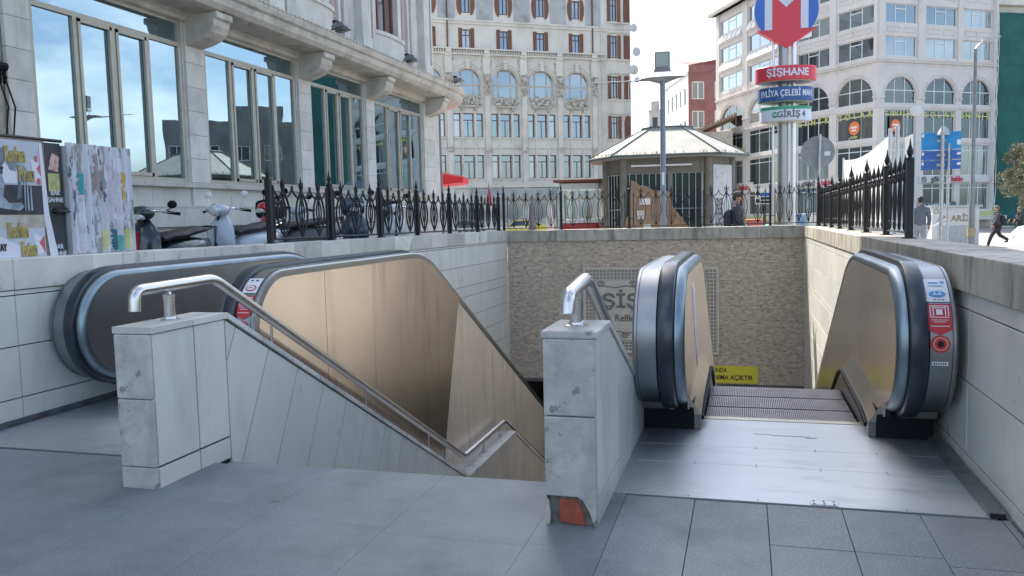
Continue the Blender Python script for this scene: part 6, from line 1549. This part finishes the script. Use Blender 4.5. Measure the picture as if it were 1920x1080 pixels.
# ================================================================ SCOOTERS
noframe()
tyre = M('tyre_rubber', (.012, .012, .012), rough=.85); rim = M('scooter_rim', (.30, .31, .32), rough=.35, metal=.8); seatm = M('scooter_seat', (.015, .015, .017), rough=.55, bump=.001, bs=60)
chrome = M('chrome', (.75, .76, .78), rough=.10, metal=1); lampm = M('headlamp', (.55, .58, .60), rough=.12, spec=.8); redlens = M('tail_lens', (.35, .01, .01), rough=.2)
def scooter(label, loc, rz, body, accent, mh=0, rear=None, tall=False, box=None, screen=False, mirror=None, seat=None, round_lamp=False):
    r = thing('scooter', label, 'scooter', (0, 0, 0), 'scooters parked between the wall and the corner building')
    for x in (.62, -.60):
        mb = MB(); n_ = 20
        mb.sweep_ring = None
        pts = [(x+.165*math.cos(2*math.pi*i/n_), 0, .215+.165*math.sin(2*math.pi*i/n_)) for i in range(n_+1)]; mb.tube(pts, .05, 8, cap=False); w = mb.build('wheel', tyre, r, smooth=True)
        mb = MB(); mb.prism([(x+.125*math.cos(2*math.pi*i/16), .215+.125*math.sin(2*math.pi*i/16)) for i in range(16)], 'y', -.02, .02); mb.build('rim', rim, w)
    # rear body
    mb = MB(); mb.loft([(.10, 0, .46, .09, .14), (.02, 0, .50, .14, .17), (-.20, 0, .52, .18, .19), (-.45, 0, .54, .185, .18), (-.68, 0, .58, .15, .13), (-.85, 0, .63, .09, .07), (-.92, 0, .65, .04, .03)], 18); mb.build('rear_body', rear or body, r, smooth=True)
    mb = MB(); mb.loft([(.14, 0, .70, .10, .035), (.0, 0, .735, .14, .055), (-.25, 0, .745, .155, .06), (-.40, 0, .775, .15, .06), (-.65, 0, .80, .13, .05), (-.78, 0, .80, .08, .03)], 16); mb.build('seat', seat or seatm, r, smooth=True)
    # floorboard and leg shield
    mb = MB(); mb.loft([(-.02, 0, .30, .15, .045), (.20, 0, .28, .17, .035), (.42, 0, .30, .17, .04)], 14); mb.build('floorboard', blackp, r, smooth=True)
    mb = MB()
    secs = [(.40, 0, .34, .19, .05), (.46, 0, .45, .21, .055), (.47, 0, .60, .22, .06), (.45, 0, .75, .20, .06), (.41, 0, .86, .14, .06), (.38, 0, .93, .07, .05)]
    n_ = 16; vs = []
    for (x, y, z, w, d, ) in secs:
        for j in range(n_):
            a = 2*math.pi*j/n_; vs.append((x+d*math.cos(a)-.25*(abs(math.sin(a))**2)*w, w*math.sin(a), z))
    mb.add(vs, [(i*n_+j, i*n_+(j+1) % n_, (i+1)*n_+(j+1) % n_, (i+1)*n_+j) for i in range(len(secs)-1) for j in range(n_)]+[tuple(range(n_))[::-1], tuple((len(secs)-1)*n_+j for j in range(n_))])
    sh = mb.build('front_shield', body, r, smooth=True)
    mb = MB(); mb.box(.505, -.014, .48, .53, .014, .80); mb.build('shield_trim', accent, sh)
    mb = MB(); mb.loft([(.40, 0, .34, .07, .05), (.55, 0, .42, .085, .06), (.68, 0, .42, .085, .05), (.80, 0, .34, .07, .03)], 12); mb.build('front_fender', body, r, smooth=True)
    # handlebar unit
    mb = MB(); mb.tube([(.62, 0, .25), (.50, 0, .60), (.42, 0, .95)], .028, 8); mb.build('steering_column', iron, r, smooth=True)
    mb = MB(); mb.ball((.42, 0, 1.00), (.12, .15, .085), 14, 9); mb.loft([(.40, -.14, 1.0, .05, .035), (.34, -.2, 1.0, .05, .03)], 8); hb = mb.build('handlebar_cover', body, r, smooth=True)
    mb = MB(); mb.tube([(.26, -.36, .99), (.34, -.22, 1.02), (.38, 0, 1.03), (.34, .22, 1.02), (.26, .36, .99)], .013, 8)
    mb.build('handlebar', chrome, r, smooth=True)
    for s in (-1, 1):
        mb = MB(); mb.tube([(.25, s*.37, .985), (.32, s*.25, 1.01)], .019, 8); mb.build('grip', blackp, r, smooth=True)
        mb = MB(); mb.tube([(.33, s*.20, 1.02), (.30, s*.25, 1.12+mh*.6), (.27, s*.27, 1.19+mh)], .006, 6); mb.ball((.26, s*.28, 1.235+mh), (.018, .062, .045), 12, 8); mb.build('mirror', mirror or blackp, r, smooth=True)
        mb = MB(); mb.tube([(.36, s*.22, 1.00), (.33, s*.37, 1.01)], .005, 5); mb.build('brake_lever', chrome, r)
    mb = MB()
    if round_lamp: mb.ball((.525, 0, 1.0), (.03, .07, .07), 16, 8)
    else: mb.loft([(.46, 0, .97, .10, .05), (.545, 0, .96, .07, .03)], 12)
    hl = mb.build('headlight', lampm, r, smooth=True)
    mb = MB(); mb.tube([(.51, .078*math.cos(2*math.pi*i/20), 1.0+.078*math.sin(2*math.pi*i/20)) for i in range(21)], .009, 6)
    if round_lamp: mb.build('lamp_ring', chrome, hl)
    mb = MB(); mb.loft([(-.86, 0, .62, .08, .045), (-.94, 0, .61, .05, .03)], 10); mb.build('tail_light', redlens, r, smooth=True)
    mb = MB(); mb.box(-1.0, -.09, .36, -.985, .09, .50); mb.tube([(-.85, 0, .55), (-.99, 0, .42)], .012, 5); mb.build('number_plate', whitem, r)
    mb = MB(); mb.tube([(-.70, -.1, .78), (-.88, -.12, .83), (-.95, 0, .84), (-.88, .12, .83), (-.70, .1, .78)], .012, 6); mb.build('grab_rail', chrome if round_lamp else iron, r, smooth=True)
    mb = MB(); mb.tube([(-.25, -.17, .24), (-.55, -.19, .30), (-.82, -.19, .36)], [.03, .05, .055], 10); mb.build('exhaust', rim, r, smooth=True)
    mb = MB(); mb.box(-.45, -.14, .16, .0, .14, .38); mb.build('engine', iron, r, bevel=.03)
    if screen:
        mb = MB(); mb.add([(.47, -.20, 1.03), (.47, .20, 1.03), (.38, .19, 1.30), (.34, .10, 1.43), (.34, -.10, 1.43), (.38, -.19, 1.30)], [(0, 1, 2, 3, 4, 5)]); mb.build('windscreen', glass_mat('screen_glass', (.6, .62, .65), .12, .05), r)
    if box:
        mb = MB(); mb.loft([(-.58, 0, 1.02, .12, .10), (-.62, 0, 1.02, .20, .16), (-.80, 0, 1.02, .21, .17), (-.98, 0, 1.02, .18, .15), (-1.02, 0, 1.02, .10, .09)], 14, 4); mb.build('top_box', box, r, smooth=True)
    r.location = loc; r.rotation_euler = (0, R(0), R(rz)); return r
sk = M('paint_black', (.012, .02, .028), rough=.22, coat=.4); svesp = M('paint_grey_white', (.42, .48, .54), rough=.25, coat=.4); sred = M('paint_red', (.45, .015, .02), rough=.25, coat=.4); sblue = M('paint_dark_blue', (.02, .045, .08), rough=.25, coat=.4)
tg = M('trim_dark', (.08, .09, .10), rough=.4)
g0 = lambda x, y: gz(x, y)-.0
scooter('black scooter with a long low seat directly right of the torn posters', (-6.5, 8.2, g0(-6.4, 8.1)-.02), -84, sk, redlens, mh=-.14)
scooter('pale grey retro scooter with round chrome headlight and white mirrors', (-6.6, 9.85, g0(-6.3, 9.7)+.02), -92, svesp, tg, mh=-.03, round_lamp=True, mirror=whitem)
scooter('red and black scooter behind the first panel of the iron fence', (-6.55, 11.1, g0(-6.3, 11)+.06), -116, sred, tg, rear=M('paint_graphite', (.06, .065, .07), rough=.3), seat=seatm, mirror=blackp)
scooter('pale scooter with a black top box, half hidden behind the red one', (-7.6, 12.8, g0(-7, 11)+.04), 100, svesp, tg, box=blackp)
scooter('dark blue scooter with a tall windscreen behind the second panel of the iron fence', (-6.45, 13.0, g0(-6.4, 13)+.12), -62, sblue, tg, screen=True, box=blackp)
scooter('white scooter with a black top box, furthest along the iron fence', (-6.6, 14.9, g0(-6.4, 15)+.22), -58, M('paint_white', (.62, .64, .66), rough=.25, coat=.3), tg, box=blackp, mirror=blackp)

# ================================================================ PEOPLE
skin = M('skin', (.42, .23, .16), (.36, .19, .13), ns=9, rough=.55); hairm = M('hair_dark', (.02, .016, .013), rough=.7); hairg = M('hair_grey_brown', (.16, .12, .10), rough=.8)
def skinmesh(name, chain, edges, mat, parent, root=0, sub=2):
    me = bpy.data.meshes.new(name); me.from_pydata([c[0] for c in chain], edges, []); o = bpy.data.objects.new(name, me); COL.objects.link(o)
    md = o.modifiers.new('skin', 'SKIN'); md.use_smooth_shade = True; md.branch_smoothing = .6
    for i, c in enumerate(chain):
        q = c[1]; me.skin_vertices[0].data[i].radius = (q, q) if not isinstance(q, tuple) else q
        me.skin_vertices[0].data[i].use_root = (i == root)
    s_ = o.modifiers.new('sub', 'SUBSURF'); s_.levels = sub; s_.render_levels = sub
    # bake the modifiers so that the figure is a plain mesh
    dg = bpy.context.evaluated_depsgraph_get(); m2 = bpy.data.meshes.new_from_object(o.evaluated_get(dg)); bpy.data.objects.remove(o)
    m2.name = name; m2.materials.clear(); m2.materials.append(mat)
    for p in m2.polygons: p.use_smooth = True
    o = bpy.data.objects.new(name, m2); COL.objects.link(o); o.parent = parent; BASE[o.name] = Vector((0, 0, 0)); return o
def person(label, loc, rz, h, stride, jacket, trousers, hair, arms=(.1, -.1), bend=(.25, .25), backpack=None, cap=None, group=None):
    """forward is local +x"""
    r = thing('person', label, 'person', (0, 0, 0), group); k = h/1.75
    def sc(v): return (v[0]*k, v[1]*k, v[2]*k)
    hip = .92; st = stride
    # legs
    def leg(s, t):
        kx = .42*math.sin(t)*1.0+.03; kz = hip-.42*math.cos(t); fxx = kx+.43*math.sin(t-(.15 if t > 0 else .55)); fz = max(.07, kz-.43*math.cos(t-(.15 if t > 0 else .55)))
        return [(0, s*.09, hip-.04), (kx, s*.10, kz), (fxx, s*.10, fz), (fxx+.15, s*.11, max(.035, fz-.05))]
    A, B = leg(1, st), leg(-1, -st)
    def arm(s, t, b):
        ex = .27*math.sin(t); ez = 1.42-.28*math.cos(t); hx = ex+.25*math.sin(t+b); hz = ez-.25*math.cos(t+b)
        return [(0, s*.19, 1.42), (ex, s*.25, ez), (hx, s*.24, hz), (hx+.03, s*.235, hz-.09)]
    C, D_ = arm(1, arms[0], bend[0]), arm(-1, arms[1], bend[1])
    # body: one continuous mesh, neck to feet
    ch = [((0, 0, hip), .12), ((0, 0, 1.15), .115), ((0, 0, 1.36), .125), ((.0, 0, 1.47), .06), ((.015, 0, 1.54), .055), ((.02, 0, 1.62), (.082, .095)), ((.02, 0, 1.70), (.078, .09)), ((.012, 0, 1.75), .05),
          ((.125, 0, 1.625), .012)]
    ed = [(0, 1), (1, 2), (2, 3), (3, 4), (4, 5), (5, 6), (6, 7), (5, 8)]
    def addc(c, rad, par):
        p = par
        for q, rr in zip(c, rad):
            ch.append((q, rr)); ed.append((p, len(ch)-1)); p = len(ch)-1
    addc(A[0:], (.085, .058, .042, .035), 0); addc(B[0:], (.085, .058, .042, .035), 0)
    addc(C, (.055, .042, .032, .034), 2); addc(D_, (.055, .042, .032, .034), 2)
    body = skinmesh('body', [(sc(c), tuple(x*k for x in q) if isinstance(q, tuple) else q*k) for c, q in ch], ed, skin, r)
    # fingers and face details on the body
    mb = MB()
    for s in (-1, 1): mb.ball(sc((.098, s*.032, 1.655)), (.008, .012, .008), 6, 4)
    mb.build('eyes', hairm, r)
    mb = MB()
    for L_ in (C, D_):
        e = L_[3]; w = L_[2]
        for f in range(4): mb.tube([sc((e[0]-.01+.012*f-.01, e[1]-.0, e[2]+.0)), sc((e[0]+.012*f, e[1]-.008, e[2]-.045)), sc((e[0]+.012*f+.012, e[1]-.018, e[2]-.075))], [.009, .008, .006], 5)
        mb.tube([sc((e[0]+.02, e[1]-.01, e[2]+.04)), sc((e[0]+.05, e[1]-.02, e[2]-.01))], [.010, .008], 5)
    mb.build('fingers', skin, r, smooth=True)
    # clothes
    jc = [((0, 0, .86), .155), ((0, 0, 1.0), .15), ((0, 0, 1.2), .15), ((0, 0, 1.38), .155), ((.0, 0, 1.50), .085)]; je = [(0, 1), (1, 2), (2, 3), (3, 4)]
    for c in (C, D_):
        p = 3
        for q, rr in zip(c[:3], (.085, .066, .052)): jc.append((q, rr)); je.append((p, len(jc)-1)); p = len(jc)-1
    skinmesh('jacket', [(sc(c), (q*k, q*k*1.25) if i < 4 else q*k) for i, (c, q) in enumerate(jc)], je, jacket, r)
    tcn_ = [((0, 0, .93), .14)]; te = []
    for c in (A, B):
        p = 0
        for q, rr in zip(c[:3], (.105, .078, .062)): tcn_.append((q, rr)); te.append((p, len(tcn_)-1)); p = len(tcn_)-1
    skinmesh('trousers', [(sc(c), q*k) for c, q in tcn_], te, trousers, r)
    mb = MB()
    for c in (A, B):
        f = c[2]; mb.loft([(f[0]*k-.07, f[1]*k, (f[2]-.02)*k, .035, .04), (f[0]*k, f[1]*k, (f[2]-.025)*k, .045, .05), (f[0]*k+.12, f[1]*k, (f[2]-.045)*k, .048, .032), (f[0]*k+.20, f[1]*k, (f[2]-.05)*k, .03, .02)], 10)
    mb.build('shoes', iron, r, smooth=True)
    mb = MB(); vs0 = len(mb.v); mb.ball(sc((.008, 0, 1.70)), (.100*k, .088*k, .085*k), 14, 8)
    mb.v = [(x, y, z) if (z > 1.655*k or x < .01*k) else (x*.5, y*.9, 1.66*k) for (x, y, z) in mb.v]; mb.ball(sc((-.045, 0, 1.66)), (.055*k, .075*k, .08*k), 12, 7); mb.build('hair', hair, r, smooth=True)
    if cap:
        mb = MB(); mb.ball(sc((.005, 0, 1.735)), (.105*k, .092*k, .07*k), 14, 8); mb.loft([(.06*k, 0, 1.725*k, .07, .012), (.17*k, 0, 1.71*k, .05, .008)], 8); mb.build('cap', cap, r, smooth=True)
    mb = MB(); mb.tube([sc((.03+.075*math.cos(t), .085*math.sin(t), 1.49+.012*math.cos(t*3))) for t in [2*math.pi*i/12 for i in range(13)]], .033, 8); mb.build('collar', jacket, r, smooth=True)
    if backpack:
        mb = MB(); mb.loft([(-.12, 0, 1.22, .13, .20), (-.20, 0, 1.20, .145, .22), (-.29, 0, 1.17, .12, .18), (-.31, 0, 1.16, .08, .12)], 14, 3.5); mb.build('backpack', backpack, r, smooth=True)
        mb = MB()
        for s in (-1, 1): mb.tube([sc((-.12, s*.10, 1.40)), sc((.02, s*.12, 1.53)), sc((.155, s*.11, 1.36)), sc((.13, s*.13, 1.12)), sc((-.1, s*.14, 1.02))], .014, 6)
        mb.build('backpack_strap', M('strap_grey', (.20, .21, .23), rough=.7), r, smooth=True)
    r.location = loc; r.rotation_euler = (0, 0, R(rz)); return r
navy = M('jacket_navy', (.018, .022, .045), (.03, .035, .06), ns=6, rough=.75, bump=.004, bs=9); greyj = M('jacket_grey', (.10, .11, .14), (.13, .14, .17), ns=5, rough=.8, bump=.004, bs=9); greyt = M('trousers_grey', (.28, .29, .31), rough=.85, bump=.004, bs=9)
darkj = M('jacket_dark', (.035, .03, .04), (.05, .045, .05), ns=5, rough=.8, bump=.004, bs=9); darkt = M('trousers_dark', (.02, .02, .025), rough=.85, bump=.003, bs=9)
person('person in a dark navy hooded jacket with a backpack walking right behind the far fence', (-.19, 20.75, .02), -8, 1.80, .25, navy, darkt, hairm, arms=(-.2, .25), bend=(.5, .4), backpack=navy, cap=M('cap_grey', (.06, .06, .065), rough=.8))
person('person in grey jacket and pale trousers seen from behind beside the end fence post', (4.90, 26.5, -.05), 80, 1.72, .2, greyj, greyt, hairm, arms=(.1, -.1))
person('striding person with cropped hair, dark jacket and small rucksack, near the right edge', (10.15, 39.0, -.44), 186, 1.78, .48, darkj, darkt, hairg, arms=(.35, -.3), bend=(.3, .5), backpack=darkt)
person('person in a black coat with folded arms cut by the right edge of the view', (11.45, 40.6, -.44), 190, 1.70, .12, darkt, darkt, hairg, arms=(.3, .3), bend=(1.5, 1.5))

# ================================================================ CARS
def car(label, loc, rz, paint, length=4.1, roofsign=False):
    r = thing('car', label, 'car', (0, 0, 0)); s = length/4.1
    prof = [(-2.0, .32), (-2.05, .55), (-2.0, .78), (-1.86, .92), (-1.5, 1.0), (-1.05, 1.05), (1.0, 1.04), (1.75, .98), (1.98, .85), (2.03, .6), (2.0, .32)]
    mb = MB(); n_ = len(prof); ws = []
    for f, sx, y in ((.80, .95, -.80), (1, 1, -.86), (1, 1, .86), (.80, .95, .80)): pass
    mb.prism([(x*s, z) for x, z in prof], 'y', -.85, .85); b = mb.build('body', paint, r, bevel=.09, seg=4)
    # cabin
    lo = [(-1.15, 1.0), (1.75, 1.0)]; mb = MB()
    bot = [(-1.10, -.76), (1.80, -.76), (1.80, .76), (-1.10, .76)]; top = [(-.35, -.60), (1.25, -.60), (1.25, .60), (-.35, .60)]
    mb.add([(x*s, y, 1.0) for x, y in bot]+[(x*s, y, 1.44) for x, y in top], [(0, 3, 2, 1), (4, 5, 6, 7), (0, 1, 5, 4), (1, 2, 6, 5), (2, 3, 7, 6), (3, 0, 4, 7)]); mb.build('windows', glassDk, r, bevel=.05)
    mb = MB(); mb.add([(x*s*1.0, y*1.03, 1.425) for x, y in top]+[(x*s*.95+.02, y*.95, 1.48) for x, y in top], [(0, 3, 2, 1), (4, 5, 6, 7), (0, 1, 5, 4), (1, 2, 6, 5), (2, 3, 7, 6), (3, 0, 4, 7)])
    for y in (-1, 1):
        for (xa, xb) in ((-1.08, -.36), (.35, .35), (1.78, 1.24)): mb.tube([(xa*s, y*.77, 1.02), (xb*s, y*.62, 1.44)], .035, 6)
    mb.build('roof', paint, r, bevel=.03)
    for x in (-1.28, 1.28):
        for y in (-.78, .78):
            mb = MB(); mb.tube([(x*s+.27*math.cos(2*math.pi*i/20), y, .33+.27*math.sin(2*math.pi*i/20)) for i in range(21)], .07, 8, cap=False); w = mb.build('wheel', tyre, r, smooth=True)
            mb = MB(); mb.prism([(x*s+.21*math.cos(2*math.pi*i/16), .33+.21*math.sin(2*math.pi*i/16)) for i in range(16)], 'y', y-.05, y+.05); mb.build('rim', rim, w)
    for y in (-.62, .62):
        mb = MB(); mb.ball((-1.97*s, y, .72), (.06, .16, .09), 10, 6); mb.build('headlight', lampm, r, smooth=True)
        mb = MB(); mb.ball((1.99*s, y, .76), (.04, .12, .10), 10, 6); mb.build('tail_light', redlens, r, smooth=True)
    if roofsign:
        mb = MB(); mb.box(.3, -.25, 1.48, .5, .25, 1.60); mb.build('roof_sign', paint, r, bevel=.02)
    r.location = loc; r.rotation_euler = (0, 0, R(rz)); return r
car('yellow taxi parked below the ornate building, only its roof and windows above the wall', (-17.2, 66.5, -.42), 200, M('taxi_yellow', (.62, .48, .03), rough=.3, coat=.4))
car('white car cut by the right edge behind the right wall', (7.35, 18.75, gz(8, 16)+.02), 8, M('car_white', (.72, .73, .75), rough=.25, coat=.5))
r = thing('goods_stall', 'row of small coloured goods boxes behind the far fence left of the metro pole', 'stall', (.4, 24, 0))
for k, (x, z0, z1, mt) in enumerate(((-.05, .3, 1.03, 'aqua'), (.55, .3, 1.0, 'aqua'), (.25, .9, 1.16, 'red'), (1.45, .5, 1.28, 'blue'))):
    mb = MB(); mb.box(x-.22, 24, z0, x+.22, 24.4, z1)
    mt_ = {'aqua': M('box_aqua', (.25, .55, .55), rough=.5), 'red': M('box_red', (.60, .16, .10), rough=.5), 'blue': M('box_blue', (.12, .25, .45), (.45, .5, .5), ns=6, rough=.5)}[mt]; mb.build('box', mt_, r, bevel=.03)
mb = MB(); mb.box(-.3, 23.95, -.1, 1.75, 24.45, .3); mb.build('counter', whitem, r)

# ================================================================ TREE
leafm = M('olive_leaf', (.14, .15, .09), (.30, .30, .21), ns=2.5, rough=.6, isl=.55, lo=.35, hi=.6)
bark = M('bark', (.12, .09, .07), (.07, .055, .04), ns=8, rough=.9, bump=.01, bs=20)
def tree(label, c, rad, ground, n=7000):
    t = thing('tree', label, 'tree', (c[0], c[1], ground))
    mb = MB(); mb.tube([(c[0]+.1, c[1], ground-.1), (c[0]+.05, c[1]+.03, ground+.9), (c[0], c[1], c[2]-rad*.4), (c[0], c[1], c[2]+rad*.4)], [.11, .09, .07, .02], 10)
    random.seed(11)
    for k in range(14):
        a = random.uniform(0, 6.28); e = random.uniform(-.3, 1.1); q = rad*.8
        mb.tube([(c[0], c[1], c[2]-rad*.5+.3*random.random()), (c[0]+q*.5*math.cos(a), c[1]+q*.5*math.sin(a), c[2]+q*.4*e), (c[0]+q*math.cos(a)*math.cos(e), c[1]+q*math.sin(a)*math.cos(e), c[2]+q*math.sin(e))], [.04, .02, .006], 6)
    mb.build('trunk', bark, t, smooth=True)
    clumps = []
    for k in range(90):
        a = random.uniform(0, 6.28); ce = random.uniform(-1, 1); q = rad*random.uniform(.55, .93); se = math.sqrt(1-ce*ce); clumps.append((c[0]+q*se*math.cos(a), c[1]+q*se*math.sin(a), c[2]+q*ce*.95, rad*random.uniform(.14, .26)))
    mb = MB()
    for k in range(n):
        cl_ = random.choice(clumps); v = Vector((random.gauss(0, 1), random.gauss(0, 1), random.gauss(0, 1))).normalized()*cl_[3]*random.random()**.4
        p = Vector(cl_[:3])+v; d = (v.normalized()+Vector((random.uniform(-.6, .6), random.uniform(-.6, .6), random.uniform(-.2, .8)))).normalized(); s = d.cross(Vector((random.random(), random.random(), random.random()))).normalized()
        L_ = random.uniform(.05, .09); w = L_*.34; mb.face([p, p+d*L_*.5+s*w, p+d*L_, p+d*L_*.5-s*w])
    mb.build('crown', leafm, t)
tree('small round olive green tree at the right edge in front of the green netting', (8.75, 29.4, 2.32), 1.12, -.1, 20000)
